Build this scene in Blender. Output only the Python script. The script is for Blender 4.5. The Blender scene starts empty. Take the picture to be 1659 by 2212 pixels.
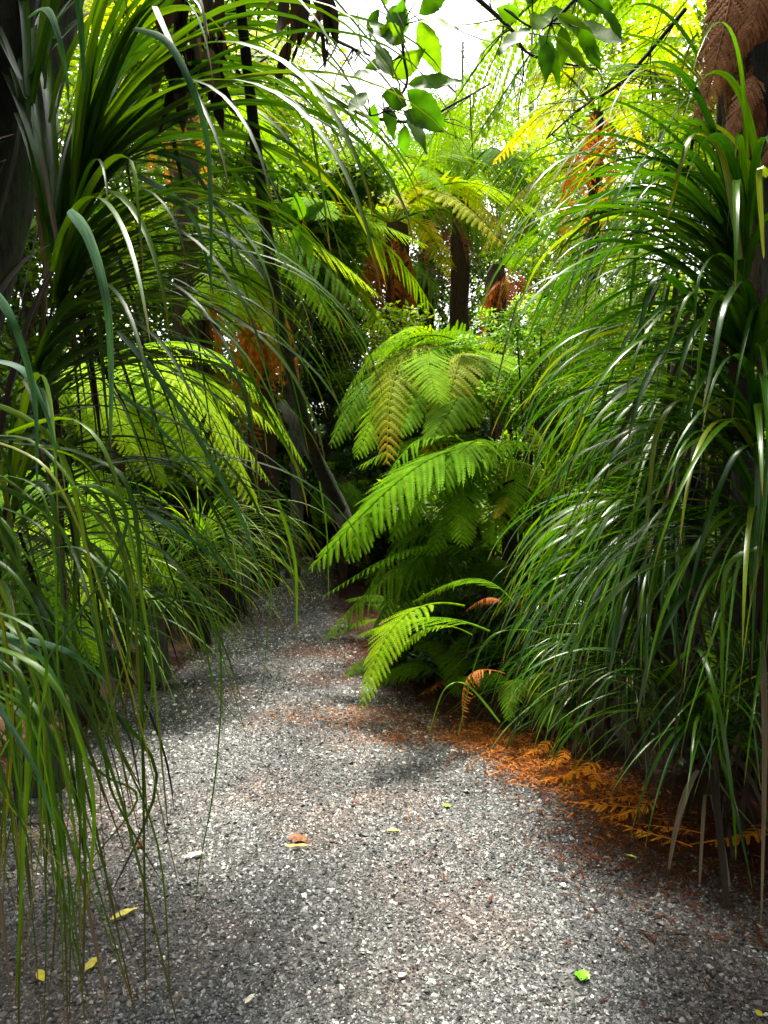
import bpy, math, random
import numpy as np
from mathutils import Vector, Matrix
R = math.radians
rng = np.random.default_rng(7)
random.seed(7)
S = bpy.context.scene
COL = S.collection

# ------------------------------------------------------------------ camera, sky, sun, exposure
CAM_H, PITCH, FPX = 1.5, R(-5.2), 1609.0          # focal length for a 1659 x 2212 frame
cd = bpy.data.cameras.new('camera'); cam = bpy.data.objects.new('camera', cd); COL.objects.link(cam)
cam.location = (0, 0, CAM_H); cam.rotation_euler = (R(90) + PITCH, 0, 0)
cd.sensor_fit = 'VERTICAL'; cd.sensor_height = 24; cd.lens = 24 * FPX / 2212; cd.clip_start = .05; cd.clip_end = 600
S.camera = cam
SUN_EL, SUN_AZ = R(76), R(-10)                    # azimuth from +Y towards +X
w = bpy.data.worlds.new('World'); S.world = w; w.use_nodes = True
nt = w.node_tree; nt.nodes.clear()
sky = nt.nodes.new('ShaderNodeTexSky'); sky.sky_type = 'NISHITA'; sky.sun_disc = False
sky.sun_elevation = SUN_EL; sky.sun_rotation = SUN_AZ; sky.air_density = 1.0; sky.dust_density = 3.0
hs = nt.nodes.new('ShaderNodeHueSaturation'); hs.inputs['Saturation'].default_value = .02; hs.inputs['Value'].default_value = 1.25
bg = nt.nodes.new('ShaderNodeBackground'); bg.inputs[1].default_value = .15
ou = nt.nodes.new('ShaderNodeOutputWorld')
nt.links.new(sky.outputs[0], hs.inputs['Color']); nt.links.new(hs.outputs[0], bg.inputs[0]); nt.links.new(bg.outputs[0], ou.inputs[0])
sd = bpy.data.lights.new('sun', 'SUN'); sd.energy = 4.2; sd.angle = R(9); sd.color = (1, .94, .80)
sun = bpy.data.objects.new('sun', sd); COL.objects.link(sun)
v = Vector((math.sin(SUN_AZ) * math.cos(SUN_EL), math.cos(SUN_AZ) * math.cos(SUN_EL), math.sin(SUN_EL)))
sun.rotation_euler = v.to_track_quat('Z', 'Y').to_euler(); sun.location = (0, 0, 30)
S.view_settings.view_transform = 'Standard'; S.view_settings.look = 'None'; S.view_settings.gamma = 1
S.view_settings.exposure = 2.0
S.cycles.max_bounces = 8; S.cycles.diffuse_bounces = 4; S.cycles.transmission_bounces = 5; S.cycles.glossy_bounces = 2
S.cycles.sample_clamp_indirect = 6; S.cycles.caustics_reflective = False; S.cycles.caustics_refractive = False

# ------------------------------------------------------------------ frame helpers
FW = np.array([0, math.cos(PITCH), math.sin(PITCH)]); UP = np.array([0, -math.sin(PITCH), math.cos(PITCH)])
def W(px, py, y):
    d = FPX * FW + (px - 829.5) * np.array([1., 0, 0]) + (1106 - py) * UP
    return np.array([0, 0, CAM_H]) + d * (y / d[1])
def G(px, py, z=0.):
    d = FPX * FW + (px - 829.5) * np.array([1., 0, 0]) + (1106 - py) * UP
    return np.array([0, 0, CAM_H]) + d * ((z - CAM_H) / d[2])
def U(a, b, n=None): return rng.uniform(a, b, n)

# ------------------------------------------------------------------ mesh / object helpers
def mesh(name, V, F, mats, attrs=None, smooth=True, fm=None):
    """F: (M,k) int array of same-size faces, or list of such arrays"""
    if not isinstance(F, (list, tuple)): F = [F]
    F = [np.asarray(f) for f in F if len(f)]
    V = np.asarray(V, dtype=np.float32)
    me = bpy.data.meshes.new(name)
    me.vertices.add(len(V)); me.vertices.foreach_set('co', V.ravel())
    loops = np.concatenate([f.ravel() for f in F]).astype(np.int32)
    tot = np.concatenate([np.full(len(f), f.shape[1]) for f in F]).astype(np.int32)
    st = (np.cumsum(tot) - tot).astype(np.int32)
    me.loops.add(len(loops)); me.loops.foreach_set('vertex_index', loops)
    me.polygons.add(len(tot)); me.polygons.foreach_set('loop_start', st); me.polygons.foreach_set('loop_total', tot)
    me.polygons.foreach_set('use_smooth', np.full(len(tot), smooth))
    for m in (mats if isinstance(mats, (list, tuple)) else [mats]): me.materials.append(m)
    if fm is not None: me.polygons.foreach_set('material_index', np.asarray(fm, dtype=np.int32))
    for k, a in (attrs or {}).items():
        at = me.attributes.new(k, 'FLOAT', 'POINT'); at.data.foreach_set('value', np.asarray(a, dtype=np.float32))
    me.update(calc_edges=True)
    return me
def tag(o, label=None, cat=None, group=None, kind=None):
    if label: o['label'] = label
    if cat: o['category'] = cat
    if group: o['group'] = group
    if kind: o['kind'] = kind
    return o
def link(name, me, parent=None, mat=None):
    o = bpy.data.objects.new(name, me); COL.objects.link(o)
    if parent is not None: o.parent = parent
    if mat is not None: o.matrix_local = mat
    return o
def empty(name, loc, label, cat, group=None):
    o = bpy.data.objects.new(name, None); COL.objects.link(o); o.location = Vector(loc); o.empty_display_size = .1
    return tag(o, label, cat, group)
class MB:
    """collects pieces with rnd / t attributes"""
    def __init__(s): s.V = []; s.F = {}; s.r = []; s.t = []; s.u = []; s.n = 0
    def add(s, V, F, r=0., t=0., u=0.):
        V = np.asarray(V, float); n = len(V)
        s.V.append(V); s.F.setdefault(np.asarray(F).shape[1], []).append(np.asarray(F) + s.n)
        s.r.append(np.broadcast_to(r, (n,))); s.t.append(np.broadcast_to(t, (n,))); s.u.append(np.broadcast_to(u, (n,))); s.n += n
    def mesh(s, name, mat, smooth=True, org=(0, 0, 0)):
        return mesh(name, np.concatenate(s.V) - np.asarray(org, float), [np.concatenate(f) for f in s.F.values()], mat,
                    {'rnd': np.concatenate(s.r), 't': np.concatenate(s.t), 'u': np.concatenate(s.u)}, smooth)

def norm(a): return a / np.maximum(np.linalg.norm(a, axis=-1, keepdims=True), 1e-9)

def tube(mb, P, rad, k=8, rough=0., r=0., sub=1, close=True):
    P = np.asarray(P, float); rad = np.broadcast_to(rad, (len(P),)).astype(float)
    if sub > 1:
        u = np.arange(len(P)); uu = np.linspace(0, len(P) - 1, (len(P) - 1) * sub + 1)
        Q = np.empty((len(uu), 3))
        for i, x in enumerate(uu):                                   # catmull-rom
            a = min(int(x), len(P) - 2); f = x - a
            p0, p1, p2, p3 = P[max(a - 1, 0)], P[a], P[a + 1], P[min(a + 2, len(P) - 1)]
            Q[i] = .5 * ((2 * p1) + (-p0 + p2) * f + (2 * p0 - 5 * p1 + 4 * p2 - p3) * f * f + (-p0 + 3 * p1 - 3 * p2 + p3) * f ** 3)
        rad = np.interp(uu, u, rad); P = Q
    T = norm(np.gradient(P, axis=0)); n = len(P)
    A = np.tile([1., 0, 0], (n, 1)) if abs(T[:, 0]).mean() < .7 else np.tile([0, 0, 1.], (n, 1))
    B = norm(np.cross(T, A)); A = np.cross(B, T)
    an = np.linspace(0, 2 * np.pi, k, endpoint=False)
    rr = rad[:, None] * (1 + rough * U(-1, 1, (n, k)))
    V = P[:, None] + rr[..., None] * (np.cos(an)[None, :, None] * A[:, None] + np.sin(an)[None, :, None] * B[:, None])
    i = np.arange(n - 1)[:, None] * k; j = np.arange(k)[None]; j2 = (j + 1) % k
    F = np.stack([i + j, i + j2, i + k + j2, i + k + j], -1).reshape(-1, 4)
    mb.add(V.reshape(-1, 3), F, r, np.repeat(np.linspace(0, 1, n), k))
    return P

def ribbons(mb, base, az, th0, th1, L, wd, p=1.4, tw=0., drift=0., seg=16, fold=.3, kink=.08, rr=None, taper=.55, wbase=.6):
    """arching ribbon leaves: th = elevation along the leaf, az = heading"""
    base = np.atleast_2d(base); N = len(base)
    b = lambda x: np.broadcast_to(np.asarray(x, float), (N,)).copy()
    az, th0, th1, L, wd, p, tw, drift = map(b, (az, th0, th1, L, wd, p, tw, drift))
    t = np.linspace(0, 1, seg + 1)[None]
    g = t ** p[:, None]
    th = th0[:, None] + (th1 - th0)[:, None] * g
    kk = rng.random(N) < kink; kt = U(.35, .8, N)
    th = np.where(kk[:, None] & (t > kt[:, None]), np.minimum(th, U(-1.5, -.9, N)[:, None]), th)
    th = th + .05 * np.sin(t * U(3, 9, N)[:, None] + U(0, 6, N)[:, None])
    a = az[:, None] + drift[:, None] * t ** 1.5
    D = np.stack([np.sin(a) * np.cos(th), np.cos(a) * np.cos(th), np.sin(th)], -1)
    st = (L / seg)[:, None, None] * D
    P = base[:, None] + np.concatenate([np.zeros((N, 1, 3)), np.cumsum((st[:, 1:] + st[:, :-1]) / 2, 1)], 1)
    Sd = np.stack([np.cos(a), -np.sin(a), np.zeros_like(a)], -1); Nn = np.cross(Sd, D)
    q = tw[:, None] * t ** 1.2
    S2 = Sd * np.cos(q)[..., None] + Nn * np.sin(q)[..., None]; N2 = np.cross(S2, D)
    ww = (wd * U(.55, 1.12, N))[:, None] * .5 * np.minimum(1, wbase + t * 3) * np.maximum(1 - t, 0.0) ** taper
    V = np.stack([P - S2 * ww[..., None], P - N2 * (ww * fold * 2 * np.sign(1))[..., None] * .5, P + S2 * ww[..., None]], 2)   # N,seg+1,3,3
    # mild V fold: the middle vertex is lower
    i = np.arange(N)[:, None, None] * (seg + 1) * 3 + np.arange(seg)[None, :, None] * 3 + np.arange(2)[None, None]
    F = np.stack([i, i + 1, i + 4, i + 3], -1).reshape(-1, 4)
    if rr is None: rr = rng.random(N)
    mb.add(V.reshape(-1, 3), F, np.repeat(np.broadcast_to(rr, (N,)), (seg + 1) * 3), np.broadcast_to(t[..., None], (N, seg + 1, 3)).ravel(), np.tile([-1., 0, 1], N * (seg + 1)))

def hero_ribbon(mb, pts, wd, rr=.5, seg=22, fold=.3, tw=0., side=None):
    """one ribbon through world points"""
    pts = np.asarray(pts, float); m = len(pts)
    uu = np.linspace(0, m - 1, seg + 1); Q = np.empty((seg + 1, 3))
    for i, x in enumerate(uu):
        a = min(int(x), m - 2); f = x - a
        p0, p1, p2, p3 = pts[max(a - 1, 0)], pts[a], pts[a + 1], pts[min(a + 2, m - 1)]
        Q[i] = .5 * ((2 * p1) + (-p0 + p2) * f + (2 * p0 - 5 * p1 + 4 * p2 - p3) * f * f + (-p0 + 3 * p1 - 3 * p2 + p3) * f ** 3)
    T = norm(np.gradient(Q, axis=0)); t = np.linspace(0, 1, seg + 1)
    hd = pts[-1] - pts[0]
    if side is None: side = np.array([hd[1], -hd[0], 0]) ; side = side / max(np.linalg.norm(side), 1e-6) + np.array([.35, -.2, 0])
    Sd = norm(np.cross(np.cross(T, np.asarray(side, float)), T)); Nn = np.cross(Sd, T)
    q = tw * t; S2 = Sd * np.cos(q)[:, None] + Nn * np.sin(q)[:, None]; N2 = np.cross(S2, T)
    ww = wd * .5 * np.minimum(1, .6 + t * 3) * np.maximum(1 - t, 0) ** .5
    V = np.stack([Q - S2 * ww[:, None], Q - N2 * (ww * fold)[:, None], Q + S2 * ww[:, None]], 1)
    i = np.arange(seg)[:, None] * 3 + np.arange(2)[None]
    mb.add(V.reshape(-1, 3), np.stack([i, i + 1, i + 4, i + 3], -1).reshape(-1, 4), rr, np.repeat(t, 3), np.tile([-1., 0, 1], seg + 1))

def leafcloud(mb, C, n, rad, size, flat=.5, aspect=.45, rr=None, droop=0.):
    """n small folded leaves round each centre of C (k,3)"""
    C = np.atleast_2d(C); k = len(C); rad = np.broadcast_to(rad, (k,))
    M = k * n
    d = rng.normal(size=(M, 3)); d = norm(d) * (rng.random(M)[:, None] ** .45)
    rd = np.repeat(rad, n)[:, None]
    P = np.repeat(C, n, 0) + d * rd * np.array([1, 1, .7])
    A = norm(rng.normal(size=(M, 3)) * np.array([1, 1, flat]) + d * .6 + np.array([0, 0, -droop]))
    B = norm(np.cross(A, norm(rng.normal(size=(M, 3)) * .5 + np.array([0, 0, 1.]))))
    Nn = np.cross(A, B)
    s = size * U(.6, 1.25, M)[:, None]
    V = np.stack([P, P + A * s * .45 + B * s * aspect * .5 + Nn * s * .06, P + A * s, P + A * s * .45 - B * s * aspect * .5 + Nn * s * .06], 1)
    i = np.arange(M)[:, None] * 4
    F = np.concatenate([i + np.array([[0, 1, 2]]), i + np.array([[0, 2, 3]])], 0)
    r_ = rng.random(M) if rr is None else np.clip(rr + U(-.15, .15, M), 0, 1)
    mb.add(V.reshape(-1, 3), F, np.repeat(r_, 4), np.tile([0, .5, 1, .5], M))

def broadleaf(mb, base, d, nrm, L, wd, rr, seg=8, curl=.25):
    """a single elliptical leaf with midrib fold, serrated slightly"""
    d = norm(np.asarray(d, float)); nrm = np.asarray(nrm, float); s = norm(np.cross(d, nrm)); n = np.cross(s, d)
    t = np.linspace(0, 1, seg + 1)
    wv = wd * .5 * np.sin(np.pi * np.clip(t, 0, 1) ** .8) ** 1.05 * (1 + .06 * np.sin(t * 47)) + .0012
    c = base + d * (t * L)[:, None] - n * (curl * L * t ** 2)[:, None]
    wav = .02 * L * np.sin(t * 14 + rr * 20)
    V = np.stack([c - s * wv[:, None] + n * (wv * .28 + wav)[:, None], c, c + s * wv[:, None] + n * (wv * .28 - wav)[:, None]], 1)
    i = np.arange(seg)[:, None] * 3 + np.arange(2)[None]
    mb.add(V.reshape(-1, 3), np.stack([i, i + 1, i + 4, i + 3], -1).reshape(-1, 4), rr, np.tile([0, 1, 0], seg + 1))

# ------------------------------------------------------------------ materials
def mat(name): 
    m = bpy.data.materials.new(name); m.use_nodes = True; nt = m.node_tree; nt.nodes.clear()
    return m, nt, (lambda t, **k: _nd(nt, t, k))
def _nd(nt, t, k):
    n = nt.nodes.new('ShaderNode' + t)
    for a, b in k.items():
        if a in n.inputs: n.inputs[a].default_value = b
        else: setattr(n, a, b)
    return n
def ramp(nt, stops, interp='LINEAR'):
    r = nt.nodes.new('ShaderNodeValToRGB'); cr = r.color_ramp; cr.interpolation = interp
    while len(cr.elements) < len(stops): cr.elements.new(.5)
    for e, (p, c) in zip(cr.elements, stops): e.position = p; e.color = (*c, 1)
    return r
def leafmat(name, stops, trans=.45, tcol=(1.9, 1.7, .6), rough=.38, spec=.5, tip=None, noise=60., objvar=.25, coat=0., stripe=False):
    m, nt, N = mat(name); Lk = nt.links.new
    at = N('Attribute', attribute_name='rnd'); tt = N('Attribute', attribute_name='t')
    oi = N('ObjectInfo')
    ad = N('Math', operation='MULTIPLY_ADD'); Lk(oi.outputs['Random'], ad.inputs[0]); ad.inputs[1].default_value = objvar
    sb = N('Math', operation='SUBTRACT'); Lk(at.outputs['Fac'], sb.inputs[0]); sb.inputs[1].default_value = objvar / 2; Lk(sb.outputs[0], ad.inputs[2])
    rp = ramp(nt, stops); Lk(ad.outputs[0], rp.inputs[0])
    tc = N('TexCoord'); nz = N('TexNoise', Scale=noise, Detail=3.)
    if stripe:
        ua = N('Attribute', attribute_name='u'); cx = N('CombineXYZ'); m1 = N('Math', operation='MULTIPLY_ADD'); Lk(at.outputs['Fac'], m1.inputs[0]); m1.inputs[1].default_value = 97.; Lk(ua.outputs['Fac'], m1.inputs[2])
        m2 = N('Math', operation='MULTIPLY'); Lk(tt.outputs['Fac'], m2.inputs[0]); m2.inputs[1].default_value = 2.2
        Lk(m1.outputs[0], cx.inputs[0]); Lk(m2.outputs[0], cx.inputs[1]); Lk(cx.outputs[0], nz.inputs['Vector']); nz.inputs['Scale'].default_value = 2.6; nz.inputs['Detail'].default_value = 4.
    else: Lk(tc.outputs['Object'], nz.inputs['Vector'])
    mr = N('MapRange'); Lk(nz.outputs[0], mr.inputs[0]); mr.inputs[1].default_value = .3; mr.inputs[2].default_value = .7; mr.inputs[3].default_value = .5 if stripe else .72; mr.inputs[4].default_value = 1.5 if stripe else 1.25
    mx = N('Mix', data_type='RGBA', blend_type='MULTIPLY'); mx.inputs['Factor'].default_value = 1
    Lk(rp.outputs[0], mx.inputs[6]); Lk(mr.outputs[0], mx.inputs[7]); c = mx.outputs[2]
    if tip:
        r2 = ramp(nt, [(tip[0], (0, 0, 0)), (1., (1, 1, 1))]); Lk(tt.outputs['Fac'], r2.inputs[0])
        m2 = N('Mix', data_type='RGBA'); Lk(r2.outputs[0], m2.inputs['Factor']); Lk(c, m2.inputs[6]); m2.inputs[7].default_value = (*tip[1], 1); c = m2.outputs[2]
    pb = N('BsdfPrincipled', Roughness=rough); pb.inputs['Specular IOR Level'].default_value = spec
    Lk(c, pb.inputs['Base Color'])
    bp = N('Bump', Strength=.25, Distance=.002); Lk(nz.outputs[0], bp.inputs['Height']); Lk(bp.outputs[0], pb.inputs['Normal'])
    tm = N('Mix', data_type='RGBA', blend_type='MULTIPLY', clamp_result=False); tm.inputs['Factor'].default_value = 1; Lk(c, tm.inputs[6]); tm.inputs[7].default_value = (*tcol, 1)
    tr = N('BsdfTranslucent'); Lk(tm.outputs[2], tr.inputs['Color'])
    ms = N('MixShader'); ms.inputs[0].default_value = trans; Lk(pb.outputs[0], ms.inputs[1]); Lk(tr.outputs[0], ms.inputs[2])
    o = N('OutputMaterial'); Lk(ms.outputs[0], o.inputs[0])
    return m
def barkmat(name, a, b, scale=(14, 14, 3), bump=.02, rough=.85, moss=None):
    m, nt, N = mat(name); Lk = nt.links.new
    tc = N('TexCoord'); mp = N('Mapping'); mp.inputs['Scale'].default_value = scale; Lk(tc.outputs['Object'], mp.inputs[0])
    nz = N('TexNoise', Scale=3., Detail=6., Roughness=.65); Lk(mp.outputs[0], nz.inputs['Vector'])
    rp = ramp(nt, [(.3, a), (.7, b)]); Lk(nz.outputs[0], rp.inputs[0]); c = rp.outputs[0]
    if moss:
        n2 = N('TexNoise', Scale=5., Detail=4.); Lk(tc.outputs['Object'], n2.inputs['Vector'])
        r2 = ramp(nt, [(.5, (0, 0, 0)), (.6, (1, 1, 1))]); Lk(n2.outputs[0], r2.inputs[0])
        mx = N('Mix', data_type='RGBA'); Lk(r2.outputs[0], mx.inputs['Factor']); Lk(c, mx.inputs[6]); mx.inputs[7].default_value = (*moss, 1); c = mx.outputs[2]
    pb = N('BsdfPrincipled', Roughness=rough); Lk(c, pb.inputs['Base Color']); pb.inputs['Specular IOR Level'].default_value = .25
    bp = N('Bump', Strength=.9, Distance=bump); Lk(nz.outputs[0], bp.inputs['Height']); Lk(bp.outputs[0], pb.inputs['Normal'])
    o = N('OutputMaterial'); Lk(pb.outputs[0], o.inputs[0]); return m
M = {}
M['strap'] = leafmat('strap_leaf_dark', [(0, (.012, .042, .003)), (.5, (.022, .07, .004)), (.85, (.05, .11, .006)), (1., (.12, .16, .01))], trans=.33, tcol=(2.2, 1.9, .2), rough=.38, spec=.3, tip=(.9, (.16, .10, .03)), stripe=True)
M['gloss'] = leafmat('strap_leaf_glossy', [(0, (.010, .045, .002)), (.5, (.028, .095, .003)), (.9, (.07, .16, .004)), (1., (.16, .2, .01))], trans=.4, tcol=(2.0, 1.9, .3), rough=.27, spec=.4, tip=(.92, (.2, .14, .05)), stripe=True)
M['hang'] = leafmat('strap_leaf_hanging', [(0, (.014, .05, .003)), (.5, (.036, .10, .004)), (.9, (.06, .13, .006)), (1., (.13, .16, .01))], trans=.42, tcol=(2.2, 1.9, .2), rough=.42, spec=.3, tip=(.8, (.07, .03, .015)), stripe=True)
M['blue'] = leafmat('strap_leaf_underside', [(0, (.025, .09, .035)), (1., (.06, .15, .07))], trans=.2, tcol=(1.2, 1.5, .4), rough=.4, spec=.5, tip=(.85, (.05, .09, .02)), stripe=True)
M['grass'] = leafmat('sedge_blade', [(0, (.03, .10, .006)), (.6, (.07, .17, .008)), (1., (.17, .24, .02))], trans=.5, tcol=(1.8, 1.7, .3), rough=.45, spec=.35, tip=(.85, (.22, .18, .05)), stripe=True)
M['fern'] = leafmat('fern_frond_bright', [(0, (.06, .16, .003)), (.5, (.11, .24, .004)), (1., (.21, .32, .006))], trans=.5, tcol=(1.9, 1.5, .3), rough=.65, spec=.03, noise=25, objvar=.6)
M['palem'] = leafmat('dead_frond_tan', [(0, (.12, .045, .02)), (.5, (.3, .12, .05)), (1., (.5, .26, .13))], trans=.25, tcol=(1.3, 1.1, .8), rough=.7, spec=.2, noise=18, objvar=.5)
M['glow'] = leafmat('fern_frond_backlit', [(0, (.11, .24, .004)), (.5, (.2, .34, .008)), (1., (.36, .48, .03))], trans=.55, tcol=(1.6, 1.4, .4), rough=.65, spec=.03, noise=25, objvar=.6)  # lighter copy of the fern green, backlight painted into the frond colour
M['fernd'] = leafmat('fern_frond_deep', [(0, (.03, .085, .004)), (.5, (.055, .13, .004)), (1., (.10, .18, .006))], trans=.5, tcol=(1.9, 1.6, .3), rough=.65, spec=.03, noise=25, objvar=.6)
M['ferny'] = leafmat('fern_frond_yellowing', [(0, (.13, .20, .003)), (1., (.26, .28, .005))], trans=.5, tcol=(1.7, 1.4, .3), rough=.6, spec=.08, noise=25, tip=(.75, (.34, .24, .01)))
M['dead'] = leafmat('dead_frond_orange', [(0, (.10, .022, .004)), (.5, (.26, .075, .01)), (1., (.42, .15, .02))], trans=.3, tcol=(1.4, 1.2, .8), rough=.7, spec=.2, noise=18, objvar=.5)
M['orange'] = leafmat('dead_frond_vivid_orange', [(0, (.3, .09, .006)), (.5, (.6, .22, .012)), (1., (.75, .38, .04))], trans=.45, tcol=(1.5, 1.3, .8), rough=.7, spec=.1, noise=18, objvar=.5)
M['deadb'] = leafmat('dead_frond_brown', [(0, (.05, .018, .008)), (.5, (.2, .075, .032)), (1., (.42, .2, .10))], trans=.2, tcol=(1.3, 1.1, .8), rough=.75, spec=.2, noise=18, objvar=.5)
M['deadg'] = leafmat('dead_strap_leaf', [(0, (.015, .01, .006)), (.8, (.035, .022, .011)), (1., (.16, .12, .07))], trans=.15, tcol=(1.3, 1.1, .8), rough=.7, spec=.25, noise=30, stripe=True)
M['broad'] = leafmat('broad_leaf', [(0, (.022, .085, .005)), (.6, (.045, .13, .006)), (1., (.09, .19, .008))], trans=.62, tcol=(1.9, 1.8, .25), rough=.5, spec=.25, noise=30)
M['lime'] = leafmat('small_leaf_lime', [(0, (.07, .20, .008)), (.6, (.16, .32, .012)), (.85, (.3, .42, .05)), (1., (.55, .6, .2))], trans=.5, tcol=(1.3, 1.3, .4), rough=.4)
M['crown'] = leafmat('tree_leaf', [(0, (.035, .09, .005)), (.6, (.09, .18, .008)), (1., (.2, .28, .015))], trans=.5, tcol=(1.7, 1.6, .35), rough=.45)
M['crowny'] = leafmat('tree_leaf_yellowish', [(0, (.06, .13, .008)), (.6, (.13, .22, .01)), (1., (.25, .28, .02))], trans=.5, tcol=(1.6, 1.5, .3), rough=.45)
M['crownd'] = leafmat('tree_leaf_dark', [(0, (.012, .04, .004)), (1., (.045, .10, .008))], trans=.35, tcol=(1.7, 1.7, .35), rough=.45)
M['bark'] = barkmat('bark_grey', (.03, .028, .024), (.12, .11, .095), moss=(.06, .09, .04))
M['barkd'] = barkmat('bark_dark', (.008, .007, .006), (.035, .03, .024))
M['fibre'] = barkmat('fern_trunk_fibre', (.012, .007, .004), (.07, .035, .018), scale=(20, 20, 6), bump=.04)
M['stem'] = barkmat('frond_stem', (.05, .05, .015), (.1, .09, .03), bump=.003)
M['twig'] = barkmat('twig_bark', (.015, .012, .01), (.05, .04, .03), bump=.003)
M['stone'] = barkmat('pink_stone', (.25, .11, .07), (.42, .22, .15), scale=(8, 8, 8), bump=.01)
M['litter'] = leafmat('needle_litter', [(0, (.03, .010, .004)), (.5, (.11, .03, .005)), (.8, (.38, .11, .01)), (1., (.55, .2, .02))], trans=.1, tcol=(1, 1, 1), rough=.8, spec=.15, noise=12, objvar=0)
M['yellow'] = leafmat('fallen_leaf_yellow', [(0, (.5, .42, .01)), (1., (.62, .52, .03))], trans=.2, tcol=(1, 1, .5), rough=.5, noise=60, objvar=0)
M['lgreen'] = leafmat('fallen_leaf_green', [(0, (.12, .38, .01)), (1., (.25, .5, .02))], trans=.2, tcol=(1, 1, .5), rough=.4, noise=60, objvar=0)
M['pale'] = leafmat('fallen_leaf_pale', [(0, (.5, .46, .36)), (1., (.7, .66, .55))], trans=.1, tcol=(1, 1, 1), rough=.6, noise=60, objvar=0)
M['brown'] = leafmat('fallen_leaf_brown', [(0, (.10, .03, .012)), (1., (.3, .11, .03))], trans=.1, tcol=(1, 1, 1), rough=.65, noise=60, objvar=0)

def gravelmat():
    m, nt, N = mat('gravel_stone'); Lk = nt.links.new
    at = N('Attribute', attribute_name='rnd')
    rp = ramp(nt, [(0, (.018, .019, .019)), (.32, (.055, .057, .055)), (.62, (.16, .163, .16)), (.86, (.39, .39, .38)), (1., (.75, .75, .73))]); Lk(at.outputs['Fac'], rp.inputs[0])
    ge = N('NewGeometry'); nz = N('TexNoise', Scale=1.3, Detail=4., Roughness=.6); Lk(ge.outputs['Position'], nz.inputs['Vector'])
    r2 = ramp(nt, [(.5, (0, 0, 0)), (.68, (.6, .6, .6))]); Lk(nz.outputs[0], r2.inputs[0])
    mx = N('Mix', data_type='RGBA', blend_type='MULTIPLY'); Lk(r2.outputs[0], mx.inputs['Factor']); Lk(rp.outputs[0], mx.inputs[6]); mx.inputs[7].default_value = (1.2, .8, .66, 1)
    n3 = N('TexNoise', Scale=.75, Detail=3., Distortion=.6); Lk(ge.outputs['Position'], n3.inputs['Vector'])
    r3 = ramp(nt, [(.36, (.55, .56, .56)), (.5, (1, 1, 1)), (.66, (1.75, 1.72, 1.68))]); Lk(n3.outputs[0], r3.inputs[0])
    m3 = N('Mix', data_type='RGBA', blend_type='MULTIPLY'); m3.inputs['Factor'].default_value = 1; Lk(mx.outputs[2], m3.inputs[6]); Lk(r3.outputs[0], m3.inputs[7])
    pb = N('BsdfPrincipled', Roughness=.5); Lk(m3.outputs[2], pb.inputs['Base Color'])
    o = N('OutputMaterial'); Lk(pb.outputs[0], o.inputs[0]); return m
M['gravel'] = gravelmat()
def pathmat():
    m, nt, N = mat('path_gravel_bed'); Lk = nt.links.new
    ge = N('NewGeometry'); vo = N('TexVoronoi', Scale=95.); Lk(ge.outputs['Position'], vo.inputs['Vector'])
    sp = N('SeparateColor'); Lk(vo.outputs['Color'], sp.inputs[0])
    rp = ramp(nt, [(0, (.01, .01, .012)), (.5, (.03, .03, .032)), (.9, (.08, .08, .08)), (1., (.2, .2, .2))]); Lk(sp.outputs[0], rp.inputs[0])
    nz = N('TexNoise', Scale=1.3, Detail=4., Roughness=.6); Lk(ge.outputs['Position'], nz.inputs['Vector'])
    r2 = ramp(nt, [(.45, (0, 0, 0)), (.62, (.8, .8, .8))]); Lk(nz.outputs[0], r2.inputs[0])
    mx = N('Mix', data_type='RGBA', blend_type='MULTIPLY'); Lk(r2.outputs[0], mx.inputs['Factor']); Lk(rp.outputs[0], mx.inputs[6]); mx.inputs[7].default_value = (1.2, .7, .5, 1)
    pb = N('BsdfPrincipled', Roughness=.6); Lk(mx.outputs[2], pb.inputs['Base Color'])
    bp = N('Bump', Strength=.8, Distance=.006, invert=True); Lk(vo.outputs['Distance'], bp.inputs['Height']); Lk(bp.outputs[0], pb.inputs['Normal'])
    o = N('OutputMaterial'); Lk(pb.outputs[0], o.inputs[0]); return m
M['path'] = pathmat()
def soilmat():
    m, nt, N = mat('forest_soil'); Lk = nt.links.new
    ge = N('NewGeometry'); nz = N('TexNoise', Scale=9., Detail=8., Roughness=.75); Lk(ge.outputs['Position'], nz.inputs['Vector'])
    rp = ramp(nt, [(.3, (.008, .006, .004)), (.55, (.018, .011, .007)), (.75, (.045, .022, .010))]); Lk(nz.outputs[0], rp.inputs[0])
    pb = N('BsdfPrincipled', Roughness=.9); Lk(rp.outputs[0], pb.inputs['Base Color'])
    bp = N('Bump', Strength=1., Distance=.03); Lk(nz.outputs[0], bp.inputs['Height']); Lk(bp.outputs[0], pb.inputs['Normal'])
    o = N('OutputMaterial'); Lk(pb.outputs[0], o.inputs[0]); return m
M['soil'] = soilmat()

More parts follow.
